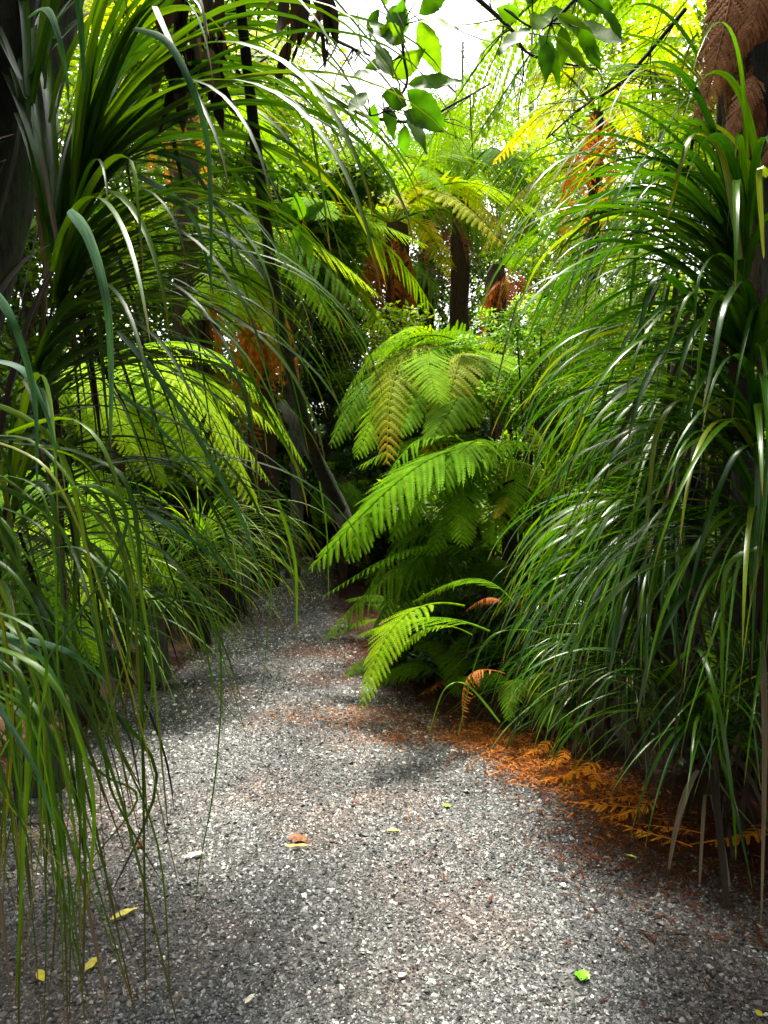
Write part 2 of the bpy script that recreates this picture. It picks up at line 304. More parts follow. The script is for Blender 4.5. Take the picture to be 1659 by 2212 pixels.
# ------------------------------------------------------------------ ground and path
LEFT = [(-1.9, -1.5), (-1.75, 1.2), (-1.65, 2.6), (-1.55, 3.4)] + [tuple(G(*p)[:2]) for p in ((235, 1535), (385, 1450), (515, 1320), (545, 1240), (556, 1208))]
RIGHT = [(2.6, -1.5), (1.75, 1.4)] + [tuple(G(*p)[:2]) for p in ((1640, 1880), (1440, 1800), (1290, 1735), (1030, 1610), (900, 1530), (800, 1440), (745, 1370), (722, 1270), (715, 1208))]
def edge(E):
    E = np.array(E); E = E[np.argsort(E[:, 1])]
    return lambda y: np.interp(y, E[:, 1], E[:, 0])
eL, eR = edge(LEFT), edge(RIGHT)
yend = 9.6
def ground():
    n = 130; k = np.linspace(-1, 1, n); ax = np.sign(k) * (np.abs(k) ** 2.2) * 90
    X, Y = np.meshgrid(ax, ax + 3); Z = -.012 + np.zeros_like(X)
    out = np.maximum(np.maximum(eL(Y) - X, X - eR(Y)), np.maximum(Y - yend, 0))
    hgt = np.clip(out - .1, 0, 3)
    Z += hgt * .035 * (1 + .6 * np.sin(X * 1.3 + 2) * np.cos(Y * 1.1)) + np.where(out > .1, .02 * np.sin(X * 7) * np.cos(Y * 6), 0)
    V = np.stack([X, Y, Z], -1).reshape(-1, 3)
    i = (np.arange(n - 1)[:, None] * n + np.arange(n - 1)[None]).ravel()
    tag(link('ground', mesh('ground', V, np.stack([i, i + 1, i + n + 1, i + n], -1), M['soil'])), 'dark forest soil under the plants', kind='structure')
    ys = np.linspace(-1.4, yend, 90); m = 14
    wob = lambda s: .05 * np.sin(ys * 5 + s) + .03 * np.sin(ys * 11 + 2 * s)
    l, r = eL(ys) - .06 + wob(1), eR(ys) + .06 + wob(4)
    u = np.linspace(0, 1, m)[None]; X = l[:, None] * (1 - u) + r[:, None] * u; Y = np.broadcast_to(ys[:, None], X.shape)
    Z = .004 + .03 * np.sin(np.pi * u) ** .7 + 0 * X
    i = (np.arange(len(ys) - 1)[:, None] * m + np.arange(m - 1)[None]).ravel()
    tag(link('path', mesh('path', np.stack([X, Y, Z], -1).reshape(-1, 3), np.stack([i, i + 1, i + m + 1, i + m], -1), M['path'])),
        'grey gravel footpath curving away between the plants', kind='structure')
ground()
def pathz(X, Y):
    l, r = eL(Y) - .06, eR(Y) + .06; u = np.clip((X - l) / (r - l), 0, 1); return .004 + .03 * np.sin(np.pi * u) ** .7
def gravel():
    n = 330000
    Y = 1.45 + (9.4 - 1.45) * rng.random(n) ** 1.9; X = U(-1.7, 2.0, n)
    l, r = eL(Y), eR(Y); jit = rng.normal(size=n) * .07
    k = (X > l - .02 + jit) & (X < r + .02 + jit) & (np.abs(X) < Y * .60 + .1); X, Y = X[k], Y[k]; n = len(X)
    s = .0025 * np.exp(rng.normal(size=n) * .45) * (1 + .12 * Y + .02 * np.maximum(Y - 5, 0) ** 2)
    s = np.minimum(s, .0115 + .002 * np.maximum(Y - 5, 0))
    ob = np.array([[1, 0, 0], [0, 1, 0], [-1, 0, 0], [0, -1, 0], [0, 0, 1], [0, 0, -1]], float)
    of = np.array([[0, 1, 4], [1, 2, 4], [2, 3, 4], [3, 0, 4], [1, 0, 5], [2, 1, 5], [3, 2, 5], [0, 3, 5]])
    V = ob[None] * U(.65, 1.35, (n, 6, 1)) + rng.normal(size=(n, 6, 3)) * .18
    V *= np.stack([s * U(.8, 1.5, n), s, s * U(.55, .95, n)], -1)[:, None]
    a = U(0, 6.28, n); c, sn = np.cos(a), np.sin(a)
    tl = rng.normal(size=(n, 2)) * .3
    V = np.stack([V[..., 0] * c[:, None] - V[..., 1] * sn[:, None], V[..., 0] * sn[:, None] + V[..., 1] * c[:, None], V[..., 2] + V[..., 0] * tl[:, :1] + V[..., 1] * tl[:, 1:]], -1)
    V += np.stack([X, Y, pathz(X, Y) + s * .25], -1)[:, None]
    F = (of[None] + np.arange(n)[:, None, None] * 6).reshape(-1, 3)
    rr = np.clip(rng.beta(1.7, 2.2, n), 0, 1)
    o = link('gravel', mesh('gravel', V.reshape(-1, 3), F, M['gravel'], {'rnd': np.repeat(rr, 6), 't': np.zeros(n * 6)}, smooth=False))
    tag(o, 'loose grey crushed stone covering the footpath', 'gravel', kind='stuff')
gravel()
def litter():
    mb = MB()
    def strew(cx, cy, sx, sy, n, L=.05, wd=.004, ang=0, lo=0., hi=1.):
        q = rng.normal(size=(n, 2)) * .5; c, s = math.cos(ang), math.sin(ang)
        X = cx + q[:, 0] * sx * c - q[:, 1] * sy * s; Y = cy + q[:, 0] * sx * s + q[:, 1] * sy * c
        Z = np.where((X > eL(Y)) & (X < eR(Y)), pathz(X, Y), .02) + U(.003, .018, n)
        ribbons(mb, np.stack([X, Y, Z], -1), U(0, 6.28, n), U(-.1, .25, n), U(-.4, .0, n), L * U(.4, 1.5, n), wd * U(.5, 1.6, n), seg=3, kink=0, rr=U(lo, hi, n))
    a, b = G(830, 1560), G(870, 1610); strew(*a[:2], .5, .25, 1700, .03, .003, 0, .3, 1)
    strew(*b[:2], .2, .12, 400, .03, .003, 0, .2, .9)
    p, q = G(1010, 1600), G(1380, 1790)
    for i in range(9):
        c = p + (q - p) * (i / 8 + U(-.08, .08)) + np.array([.07 + U(-.05, .05), .03 + U(-.04, .04), 0]); strew(c[0], c[1], U(.12, .26), U(.1, .2), 900, .04, .005, 0, .25, 1)
    strew(*G(1500, 1840)[:2], .5, .3, 2500, .05, .005, 0, 0, .5); strew(*G(960, 1440)[:2], .7, .8, 5000, .05, .006, 0, 0, .55); strew(1.9, 3.0, 1.0, 1.2, 9000, .06, .008, 0, 0, .4); strew(*G(860, 1330)[:2], .7, 1., 3000, .05, .006, 0, 0, .5)
    for px, py, n in ((1000, 1680, 90), (905, 1795, 120), (640, 1815, 160), (770, 1740, 110), (800, 1660, 200), (1330, 1850, 200), (1500, 2010, 160), (700, 1480, 1200), (620, 1560, 500), (660, 1420, 1200), (600, 1360, 1000), (640, 1310, 900), (380, 2130, 60), (40, 1860, 80), (1200, 1900, 80), (760, 1430, 300), (600, 1380, 500)):
        strew(*G(px, py)[:2], .22, .16, n // 2, .022, .0035, 0, .05, .7)
    for i in range(80):
        px, py = random.uniform(200, 1500), random.uniform(1500, 2200); strew(*G(px, py)[:2], .12, .1, random.randint(3, 10), .013, .006, 0, 0, .3)
    for s in (-1, 1):                                    # both margins
        for y in np.arange(1.5, 9.5, .35):
            x = (eL(y) if s < 0 else eR(y)) + s * .12
            strew(x, y, .3, .5, 420, .055, .006, 0, 0, .4)
    tag(link('leaf_litter', mb.mesh('leaf_litter', M['litter'])), 'orange brown fern needles and leaf litter along the path edges', 'leaf litter', kind='stuff')
litter()

# ------------------------------------------------------------------ fern frond library (unit chord along +X, arch in +Z)
def frond_mesh(name, m, arch=.25, skew=.0, npin=26, npl=13, width=.24, stipe=.14, droop=.25, curl=.0, fwd=.45, tight=1., miss=0., seed=0):
    r = np.random.default_rng(seed); mb = MB()
    seg = 30; t = np.linspace(0, 1, seg + 1)
    x = t; z = 4 * arch * t * (1 - t) * (1 + .7 * (0.5 - t)); y = skew * np.sin(np.pi * t)
    P = np.stack([x, y, z], -1); T = norm(np.gradient(P, axis=0))
    tube(mb, P, .0075 * (1 - t * .85), k=5, r=.5)
    nR = mb.n
    ip = lambda q, A: np.stack([np.interp(q, t, A[:, i]) for i in range(3)], -1)
    tp = stipe + (1 - stipe) * (np.linspace(0, 1, npin) ** .92) * .985
    allV = []; allT = []; allR = []
    for s in (-1, 1):
        q = np.clip(tp + s * .004, 0, .995); B = ip(q, P); Tt = norm(ip(q, T))
        Y = np.tile([0., 1, 0], (npin, 1)) * s; Nn = np.cross(Tt, Y * s) ; Nn = norm(Nn)
        u = (q - stipe) / (1 - stipe)
        ln = width * (np.clip(u * 5 + .42, 0, 1)) * np.clip(1 - u, 0, 1) ** .62 * (1 + r.uniform(-.07, .07, npin)) + .008
        f = fwd + .25 * u + r.uniform(-.06, .06, npin)
        D = Y * np.cos(f)[:, None] + Tt * np.sin(f)[:, None]
        keep = r.random(npin) > miss
        w_ = np.linspace(0, 1, npl + 1)[None, :, None]
        dr = (droop * (1 + r.uniform(-.3, .5, npin)))[:, None, None]
        C = B[:, None] + D[:, None] * ln[:, None, None] * w_ - Nn[:, None] * ln[:, None, None] * dr * w_ ** 1.7 + Tt[:, None] * ln[:, None, None] * .12 * w_ ** 2
        if curl: C = C - Nn[:, None] * (curl * ln[:, None, None] * w_ ** 2) - D[:, None] * (curl * .6 * ln[:, None, None] * w_ ** 2)
        C = C[keep]; lnk = ln[keep]; Dt = norm(np.gradient(C, axis=1)); Nk = Nn[keep]
        Sx = norm(np.cross(Dt, np.broadcast_to(Nk[:, None], Dt.shape)))
        # pinnules: quads on both sides of the pinna midline
        a = C[:, :-1]; b = C[:, 1:]; mid = (a + b) / 2
        wv = np.linspace(0, 1, npl)[None, :, None]
        gap = 1 / npin * (1 - stipe) * .46 * tight
        pl = np.minimum(gap, lnk[:, None, None] * .16) * (1 - wv) ** .45 * (1 + r.uniform(-.12, .12, (len(C), npl, 1))) + .0012
        for s2 in (-1, 1):
            tipc = mid + Sx[:, :-1] * s2 * pl + Dt[:, :-1] * pl * .45 - Nk[:, None] * pl * .18
            hw = (b - a) * .5
            V = np.stack([a, b + (b - a) * .02, tipc + hw * .62, tipc - hw * .42], 2)
            allV.append(V.reshape(-1, 3)); allR.append(np.repeat(r.uniform(.3, .7, V.shape[0]), V.shape[1] * 4))
            allT.append(np.broadcast_to((q[keep])[:, None, None], V.shape[:3]).ravel())
    V = np.concatenate(allV); n = len(V) // 4
    mb.add(V, np.arange(n * 4).reshape(-1, 4), np.concatenate(allR), np.concatenate(allT))
    return mb.mesh(name, m, smooth=False)
FR = {}
def lib(key, m, **kw):
    FR[key] = []
    base = [(.10, .05), (.20, -.08), (.27, .09), (.36, -.04), (.15, .11)]
    for i, (a, sk) in enumerate(base):
        FR[key].append(frond_mesh('frond', m, arch=a, skew=sk, seed=hash((key, i)) % 999 if False else (len(FR) * 10 + i), **kw))
lib('b', M['fern'], npin=31, npl=16, width=.29, miss=.04)
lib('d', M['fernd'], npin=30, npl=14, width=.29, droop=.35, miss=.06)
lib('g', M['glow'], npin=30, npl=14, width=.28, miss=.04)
lib('y', M['ferny'], npin=24, npl=11, width=.22, droop=.3)
lib('big', M['fern'], npin=20, npl=13, width=.27, stipe=.2, droop=.2)
lib('narrow', M['fern'], npin=30, npl=5, width=.10, stipe=.12, droop=.55, tight=.8)
lib('dead', M['dead'], npin=26, npl=7, width=.2, droop=.6, curl=.4, stipe=.12, miss=.3)
lib('orange', M['orange'], npin=26, npl=7, width=.2, droop=.6, curl=.4, stipe=.08, miss=.3)
lib('deadb', M['deadb'], npin=24, npl=8, width=.16, droop=.8, curl=.4, stipe=.12, miss=.12)
lib('palem', M['palem'], npin=24, npl=9, width=.24, droop=.22, stipe=.03, fwd=.75, tight=.9)

def put_frond(parent, key, a, b, roll=0., var=None, wscale=1., name='frond', up=(0, 0, 1)):
    a = Vector(a); b = Vector(b); L = (b - a).length
    X = (b - a) / L; upv = Vector(up)
    Y = upv.cross(X)
    if Y.length < .15: Y = Vector((1, .3, 0)).cross(X)
    Y.normalize(); Z = X.cross(Y)
    m = Matrix((X, Y, Z)).transposed().to_4x4() @ Matrix.Rotation(roll, 4, 'X') @ Matrix.Diagonal((L, L * wscale, L, 1))
    m.translation = a - (parent.location if parent else Vector((0, 0, 0)))
    me = FR[key][random.randrange(5) if var is None else var]
    return link(name, me, parent, m)
def fern(loc, n, L, label, key='b', elev=(.1, .9), azr=(0, 6.283), group=None, name='fern', cat='fern', deadn=0, deadkey='dead', parent=None, droop=.55):
    e = parent if parent is not None else empty(name, loc, label, cat, group)
    c = np.array(loc, float) + (0 if parent is None else 0)
    for i in range(n):
        az = azr[0] + (azr[1] - azr[0]) * (i + random.uniform(-.35, .35)) / max(n, 1)
        el = random.uniform(*elev); l = L * random.uniform(.75, 1.15)
        d = np.array([math.sin(az) * math.cos(el), math.cos(az) * math.cos(el), math.sin(el) - droop * random.uniform(.5, 1.2)])
        k = key if isinstance(key, str) else random.choice(key)
        put_frond(e, k, c, c + d * l, random.uniform(-.25, .25), var=random.choice([1, 2, 3]))
    for i in range(deadn):
        az = random.uniform(0, 6.28); l = L * random.uniform(.3, .9); r0 = random.uniform(.05, .2) * (1 + .1 * L); az2 = az + random.gauss(0, .5)
        a = c + np.array([math.sin(az) * .05, math.cos(az) * .05, -random.uniform(0, .35) * L * .6])
        b = a + np.array([math.sin(az2) * r0 * 1.8, math.cos(az2) * r0 * 1.8, -l])
        put_frond(e, deadkey, a, b, random.uniform(-.4, .4), var=random.choice([0, 0, 4]), name='dead_frond', up=(math.sin(az), math.cos(az), .2), wscale=random.uniform(.4, 1.0))
    return e
def trunk_part(parent, base, top, r0, r1, m, lean=0., k=14, rough=.12, name='trunk', nseg=14):
    mb = MB(); base, top = np.array(base, float), np.array(top, float)
    u = np.linspace(0, 1, nseg); P = base + (top - base) * u[:, None]; P[:, 0] += lean * np.sin(u * np.pi); P[:, 1] += .4 * lean * np.sin(u * 5)
    tube(mb, P, r0 + (r1 - r0) * u, k=k, rough=rough)
    return link(name, mb.mesh(name, m, org=parent.location if parent else (0, 0, 0)), parent)
def tree_fern(x, y, h, L, n, label, key='d', dead=8, deadkey='dead', r=.1, group=None, elev=(.0, .8)):
    e = empty('tree_fern', (x, y, 0), label, 'tree fern', group)
    trunk_part(e, (x, y, -.1), (x + random.uniform(-.1, .1), y, h), r * 1.25, r, M['fibre'], rough=.2)
    fern((x, y, h), n, L, None, key, elev=elev, deadn=dead, deadkey=deadkey, parent=e)
    return e

# ------------------------------------------------------------------ strap-leaved plants
def strap_plant(name, label, heads, m, cat='plant', group=None, trunk=None, dead=0, extra=None, blue=None, hang=None):
    """heads: dicts of location, n, az range, th0 range, L range, w range"""
    base = trunk[0] if trunk else heads[0]['c']
    e = empty(name, (base[0], base[1], 0), label, cat, group); org = np.array(e.location)
    mb = MB()
    for h in heads:
        n = h['n']; c = np.array(h['c'], float)
        az = np.array(U(*h['az'], n)); th0 = U(*h.get('th0', (.2, 1.3)), n)
        d = np.stack([np.sin(az), np.cos(az), np.zeros(n)], -1)
        B = c + d * U(.01, .05, n)[:, None] + np.array([0, 0, 1.]) * U(-h.get('dz', .08), h.get('dz', .08), n)[:, None]
        ribbons(mb, B, az, th0, U(*h.get('th1', (-1.55, -1.1)), n), U(*h['L'], n), U(*h['w'], n), p=U(*h.get('p', (.8, 1.6)), n),
                tw=U(-1.2, 1.2, n), drift=U(-.35, .35, n), seg=18, kink=h.get('kink', .14))
    if extra: extra(mb)
    link('leaves', mb.mesh('leaves', m, org=org), e)
    if blue:
        mb = MB(); blue(mb); link('underside_leaves', mb.mesh('underside_leaves', M['blue'], org=org), e)
    if hang:
        mb = MB(); hang(mb); link('hanging_leaves', mb.mesh('hanging_leaves', M['hang'], org=org), e)
    if trunk:
        a, b, r0, r1, tm = trunk; trunk_part(e, a, b, r0, r1, tm, rough=.18)
    if dead:
        mb = MB()
        for h in heads:
            if h.get('nodead'): continue
            n = dead; c = np.array(h['c'], float); az = U(0, 6.28, n)
            B = c + np.stack([np.sin(az) * .06, np.cos(az) * .06, U(-.25, 0, n)], -1)
            ribbons(mb, B, az, U(-1.3, -.2, n), U(-1.6, -1.3, n), U(.35, .9, n), U(.012, .03, n), p=.5, tw=U(-2, 2, n), seg=10, kink=.2)
        link('dead_leaves', mb.mesh('dead_leaves', M['deadg'], org=org), e)
    return e
H = lambda c, n, az, L, w, **k: dict(c=c, n=n, az=az, L=L, w=w, **k)
PI = math.pi

# near left plant: a bank of strap leaves on a dark trunk
def left_hero(mb):
    for pts, w_ in (
        ([(150, 455, 1.25), (190, 510, 1.2), (228, 640, 1.15), (240, 800, 1.15), (238, 960, 1.15)], .020),
        ([(290, 62, 1.5), (360, 90, 1.45), (415, 190, 1.4), (448, 310, 1.4), (456, 480, 1.4), (455, 640, 1.4)], .016),
        ([(60, 40, 1.6), (100, 20, 1.5), (130, 90, 1.45), (150, 200, 1.45)], .018),
        ([(165, -30, 1.5), (175, 60, 1.5), (183, 200, 1.5)], .019),
        ([(-10, 630, 1.2), (30, 700, 1.15), (65, 810, 1.15), (78, 900, 1.15), (80, 1060, 1.15)], .016),
        ([(-10, 778, 1.3), (50, 800, 1.2), (95, 880, 1.15), (125, 990, 1.15)], .013),
        ([(300, 380, 1.8), (380, 430, 1.7), (430, 500, 1.7), (462, 640, 1.7)], .017),
        ([(330, 330, 1.9), (400, 350, 1.8), (440, 400, 1.8), (490, 490, 1.8), (505, 600, 1.8)], .015),
        ([(255, 715, 1.6), (330, 800, 1.5), (400, 900, 1.5), (480, 1040, 1.5), (530, 1140, 1.5), (575, 1290, 1.5)], .014),
        ([(250, 840, 1.5), (330, 910, 1.5), (420, 1010, 1.5), (500, 1110, 1.5)], .010),
        ([(310, 1100, 1.6), (390, 1150, 1.5), (470, 1210, 1.5), (510, 1255, 1.5)], .012),
        ([(60, 1380, 1.2), (150, 1410, 1.15), (205, 1450, 1.15), (235, 1480, 1.15)], .012),
        ([(-20, 1360, 1.1), (60, 1400, 1.05), (110, 1450, 1.05), (150, 1540, 1.05)], .014),
        ([(-20, 1500, 1.0), (30, 1580, .97), (85, 1680, .95), (120, 1800, .95)], .010)):
        hero_ribbon(mb, [W(*p) for p in pts], w_, rr=random.random(), side=(1, -.25, .2))
def left_hang(mb):
    # long tips hanging to the gravel, close to the camera
    for i in range(105):
        x0 = random.uniform(-260, 300); d = random.uniform(1.0, 1.8); y0 = random.uniform(900, 1600)
        yl = random.uniform(1500, 2290) - max(0, x0 - 50) * random.uniform(0, 1.0)
        dx = random.gauss(90, 120) * (yl - y0) / 700
        if x0 + dx > 470 or yl < y0 + 150: continue
        cv = random.gauss(0, 60); bk = random.uniform(100, 330)
        pts = [W(x0 - bk, y0 - random.uniform(-20, 90), d * 1.08), W(x0 - bk * .35, y0 - 30, d * 1.03), W(x0 + cv * .3 + 10, y0 + 90, d), W(x0 + dx * .5 + cv, (y0 + yl) / 2, d), W(x0 + dx, yl, d * .99)]
        hero_ribbon(mb, pts, random.uniform(.005, .017) * (d / 1.5), rr=random.random() ** 1.2, seg=20, side=(1, random.uniform(-1, 1), random.uniform(-.3, .3)), tw=random.uniform(-1.3, 1.3))
    for i in range(34):
        x0 = random.uniform(-120, 130); d = random.uniform(.95, 1.35); y0 = random.uniform(1350, 1600); yl = random.uniform(1850, 2330); dx = random.gauss(40, 70)
        hero_ribbon(mb, [W(x0 - random.uniform(80, 220), y0 - 60, d * 1.06), W(x0 - 20, y0 + 20, d), W(x0 + dx * .5 + random.gauss(0, 30), (y0 + yl) / 2, d), W(x0 + dx, yl, d)], random.uniform(.004, .011), rr=random.random(), seg=18, side=(1, random.uniform(-1, 1), 0), tw=random.uniform(-1.3, 1.3))
    for pts, w_ in (([(470, 1300, 2.2), (478, 1500, 2.2), (462, 1700, 2.2), (430, 1880, 2.2), (418, 2020, 2.2)], .007), ([(545, 1010, 2.6), (585, 1200, 2.6), (575, 1400, 2.6), (562, 1530, 2.6)], .006),
                    ([(600, 1080, 3), (635, 1200, 3), (641, 1300, 3), (640, 1375, 3)], .018), ([(690, 1040, 3.2), (706, 1150, 3.2), (710, 1300, 3.2)], .008),
                    ([(400, 1250, 2.1), (440, 1380, 2.1), (470, 1500, 2.1), (540, 1580, 2.1)], .008), ([(380, 1150, 2.2), (450, 1330, 2.2), (500, 1480, 2.2), (540, 1620, 2.2)], .006)):
        hero_ribbon(mb, [W(*p) for p in pts], w_, rr=random.random(), side=(1, -.2, 0))
A = lambda a, b: (R(a), R(b))     # azimuths measured from +Y (away) towards +X (right)
strap_plant('strap_leaf_plant', 'big dark plant of long arching strap leaves filling the left side over the gravel',
    [H(W(150, 430, 1.95), 62, A(20, 150), (.75, 1.25), (.02, .034), th0=(.5, 1.45), p=(.9, 1.8)),
     H(W(110, 640, 1.9), 50, A(30, 150), (.65, 1.05), (.017, .028), th0=(.3, 1.2)),
     H(W(60, 850, 1.85), 38, A(30, 150), (.6, 1.0), (.015, .025), th0=(.2, 1.1)),
     H(W(20, 1080, 1.8), 30, A(30, 150), (.6, 1.0), (.013, .023), th0=(.2, 1.1)),
     H(W(-30, 1280, 1.7), 26, A(20, 150), (.55, .9), (.012, .02), th0=(.1, 1.0)),
     H(W(60, 200, 2.0), 16, A(-60, 120), (.6, 1.0), (.024, .036), th0=(.9, 1.5), th1=(-.6, .7)),
     H(W(120, 500, 2.0), 26, A(-60, 60), (.7, 1.1), (.022, .034), th0=(1.1, 1.5), th1=(-.2, .9)),
     H(W(-110, 1450, 1.5), 14, A(40, 140), (.4, .7), (.008, .016), th0=(.1, .9))],
    M['strap'], trunk=(W(-330, 2000, 2.25), W(60, -300, 2.15), .11, .08, M['barkd']), dead=6, blue=left_hero, hang=left_hang)
strap_plant('strap_leaf_plant', 'second strap leaf plant higher on the grey trunk at top left, long leaves sweeping right',
    [H(W(170, 330, 2.6), 34, A(45, 130), (.9, 1.5), (.02, .034), th0=(.7, 1.35), p=(1.0, 1.6), th1=(-1.4, -.7)),
     H(W(230, 110, 2.65), 18, A(50, 120), (1.0, 1.45), (.018, .028), th0=(.0, .8), th1=(-1.3, -.8)),
     H(W(160, 640, 2.75), 18, A(50, 140), (1.0, 1.4), (.014, .024), th0=(.3, 1.0))],
    M['strap'], trunk=(W(-330, 1900, 3.1), W(195, -350, 2.7), .10, .085, M['bark']), dead=5)

# near right plant
def right_hero(mb):
    for pts, w_ in (
        ([(1600, 560, 1.9), (1560, 330, 1.9), (1500, 290, 1.85), (1470, 360, 1.8), (1440, 480, 1.8)], .02),
        ([(1560, 480, 1.9), (1470, 385, 1.85), (1360, 375, 1.8), (1260, 385, 1.8)], .018),
        ([(1530, 700, 1.9), (1450, 600, 1.85), (1410, 610, 1.8), (1385, 700, 1.8), (1370, 790, 1.8)], .02),
        ([(1659, 380, 1.5), (1640, 370, 1.5), (1645, 480, 1.5), (1650, 560, 1.5)], .014),
        ([(1560, 900, 1.9), (1480, 860, 1.85), (1420, 930, 1.8), (1400, 1100, 1.8), (1395, 1200, 1.8)], .018),
        ([(1640, 960, 1.7), (1590, 980, 1.65), (1530, 1120, 1.6), (1485, 1300, 1.6)], .017),
        ([(1640, 1180, 1.6), (1570, 1230, 1.6), (1560, 1400, 1.6), (1560, 1500, 1.6)], .014),
        ([(1420, 1480, 2.6), (1500, 1400, 2.4), (1545, 1500, 2.2), (1580, 1700, 2.1), (1590, 1860, 2.1)], .02),
        ([(1080, 1560, 2.6), (1010, 1480, 2.7), (960, 1490, 2.7), (925, 1590, 2.7)], .0095),
        ([(1250, 1400, 2.9), (1130, 1360, 2.9), (1040, 1400, 2.9), (985, 1610, 2.9)], .010),
        ([(1400, 1420, 2.7), (1460, 1500, 2.7), (1500, 1580, 2.7), (1560, 1700, 2.6), (1640, 1800, 2.5)], .014)):
        hero_ribbon(mb, [W(*p) for p in pts], w_, rr=random.random(), side=(1, -.4, .2))
strap_plant('strap_leaf_plant', 'tall plant of glossy arching strap leaves on a dark trunk at the right edge',
    [H(W(1610, 560, 2.1), 52, A(200, 330), (.6, 1.0), (.022, .034), th0=(.5, 1.4)),
     H(W(1630, 760, 2.1), 54, A(200, 330), (.6, 1.0), (.02, .032), th0=(.3, 1.3)),
     H(W(1640, 980, 2.0), 66, A(200, 330), (.55, .9), (.018, .028), th0=(.2, 1.2)),
     H(W(1650, 1180, 2.0), 62, A(200, 330), (.5, .8), (.016, .026), th0=(.1, 1.1)),
     H(W(1650, 470, 2.2), 16, A(210, 320), (.45, .75), (.022, .034), th0=(.6, 1.4), nodead=True)],
    M['gloss'], trunk=(W(1850, 1900, 2.5), W(1680, 100, 2.3), .12, .09, M['barkd']), dead=8, extra=right_hero)
strap_plant('strap_leaf_plant', 'dense green strap leaf clump leaning over the path below the tall right plant',
    [H(W(1450, 1120, 3.0), 84, A(195, 330), (.6, .95), (.022, .038), th0=(.0, 1.1), p=(.6, 1.1)),
     H(W(1400, 1230, 3.0), 80, A(180, 330), (.5, .8), (.02, .034), th0=(.0, 1.1), p=(.6, 1.1)),
     H(W(1520, 900, 3.1), 56, A(195, 330), (.6, 1.0), (.022, .038), th0=(.1, 1.2), p=(.6, 1.1))],
    M['gloss'], trunk=(W(1460, 1600, 3.2), W(1490, 760, 3.2), .09, .07, M['barkd']), dead=22)
strap_plant('strap_leaf_plant', 'fine leaved drooping strap plant hanging from the tree at upper right',
    [H(W(1530, 330, 3.6), 30, A(200, 330), (.8, 1.4), (.011, .019), th0=(-.1, .8), th1=(-1.55, -1.2), p=(.45, .8)),
     H(W(1530, 200, 3.4), 28, A(190, 330), (.9, 1.5), (.013, .022), th0=(.0, 1.0), th1=(-1.5, -1.1), p=(.5, .9)),
     H(W(1470, 560, 3.8), 40, A(200, 330), (.7, 1.15), (.011, .017), th0=(.1, 1.0), th1=(-1.55, -1.2), p=(.5, .9))],
    M['grass'], trunk=(W(1620, 1560, 4.0), W(1570, -300, 4.0), .07, .05, M['barkd']), dead=12)
strap_plant('strap_leaf_clump', 'low strap leaf tuft growing at the right path edge with arching pale leaves',
    [H(G(1260, 1590) + np.array([0, .1, .12]), 70, A(150, 360), (.4, .8), (.009, .016), th0=(.5, 1.4), th1=(-1.4, -.8)),
     H(G(1190, 1570) + np.array([0, .3, .2]), 60, A(160, 360), (.4, .8), (.009, .016), th0=(.5, 1.4), th1=(-1.4, -.8))],
    M['grass'], dead=24)
strap_plant('strap_leaf_clump', 'thick knee high strap tuft between the low tuft and the dark trunk',
    [H(G(1330, 1640) + np.array([.05, .1, .45]), 110, A(170, 350), (.55, .9), (.014, .024), th0=(.3, 1.4), th1=(-1.5, -1.1)),
     H(G(1200, 1560) + np.array([.1, .25, .6]), 90, A(160, 350), (.5, .85), (.013, .021), th0=(.2, 1.3), th1=(-1.5, -1.1))],
    M['gloss'], dead=30)
strap_plant('strap_leaf_clump', 'dark low strap leaf tuft in deep shade at the foot of the tall right plant',
    [H(W(1530, 1570, 2.6), 90, A(0, 360), (.5, .9), (.012, .022), th0=(.2, 1.3), th1=(-1.4, -.7)),
     H(W(1640, 1480, 2.8), 80, A(150, 360), (.6, 1.0), (.012, .022), th0=(.2, 1.3), th1=(-1.4, -.7))],
    M['gloss'], dead=22)
# left middle distance sedges
for i, (px, py, d, n, L, lab) in enumerate(((430, 1180, 5.4, 110, 1.1, 'tall green sedge arching to the left path edge below the glowing ferns'), (500, 1230, 6.2, 70, .9, 'smaller sedge beside the thin grey trunk at the far left path edge'),
                     (330, 1290, 4.6, 110, 1.0, 'broad sedge clump at the left path edge in front of the mossy stump'), (180, 1330, 4.0, 100, 1.0, 'sedge clump behind the hanging leaf tips of the big left plant'))):
    c = W(px, py, d)
    strap_plant('sedge_clump', lab, [H((c[0], c[1], max(c[2], .15)), n, A(60, 260), (L * .7, L * 1.2), (.010, .02), th0=(.4, 1.4), th1=(-1.5, -1.0))], M['grass'], cat='sedge', dead=8,
                trunk=((c[0], c[1], -.1), (c[0], c[1], max(c[2], .15)), .07, .05, M['barkd']))

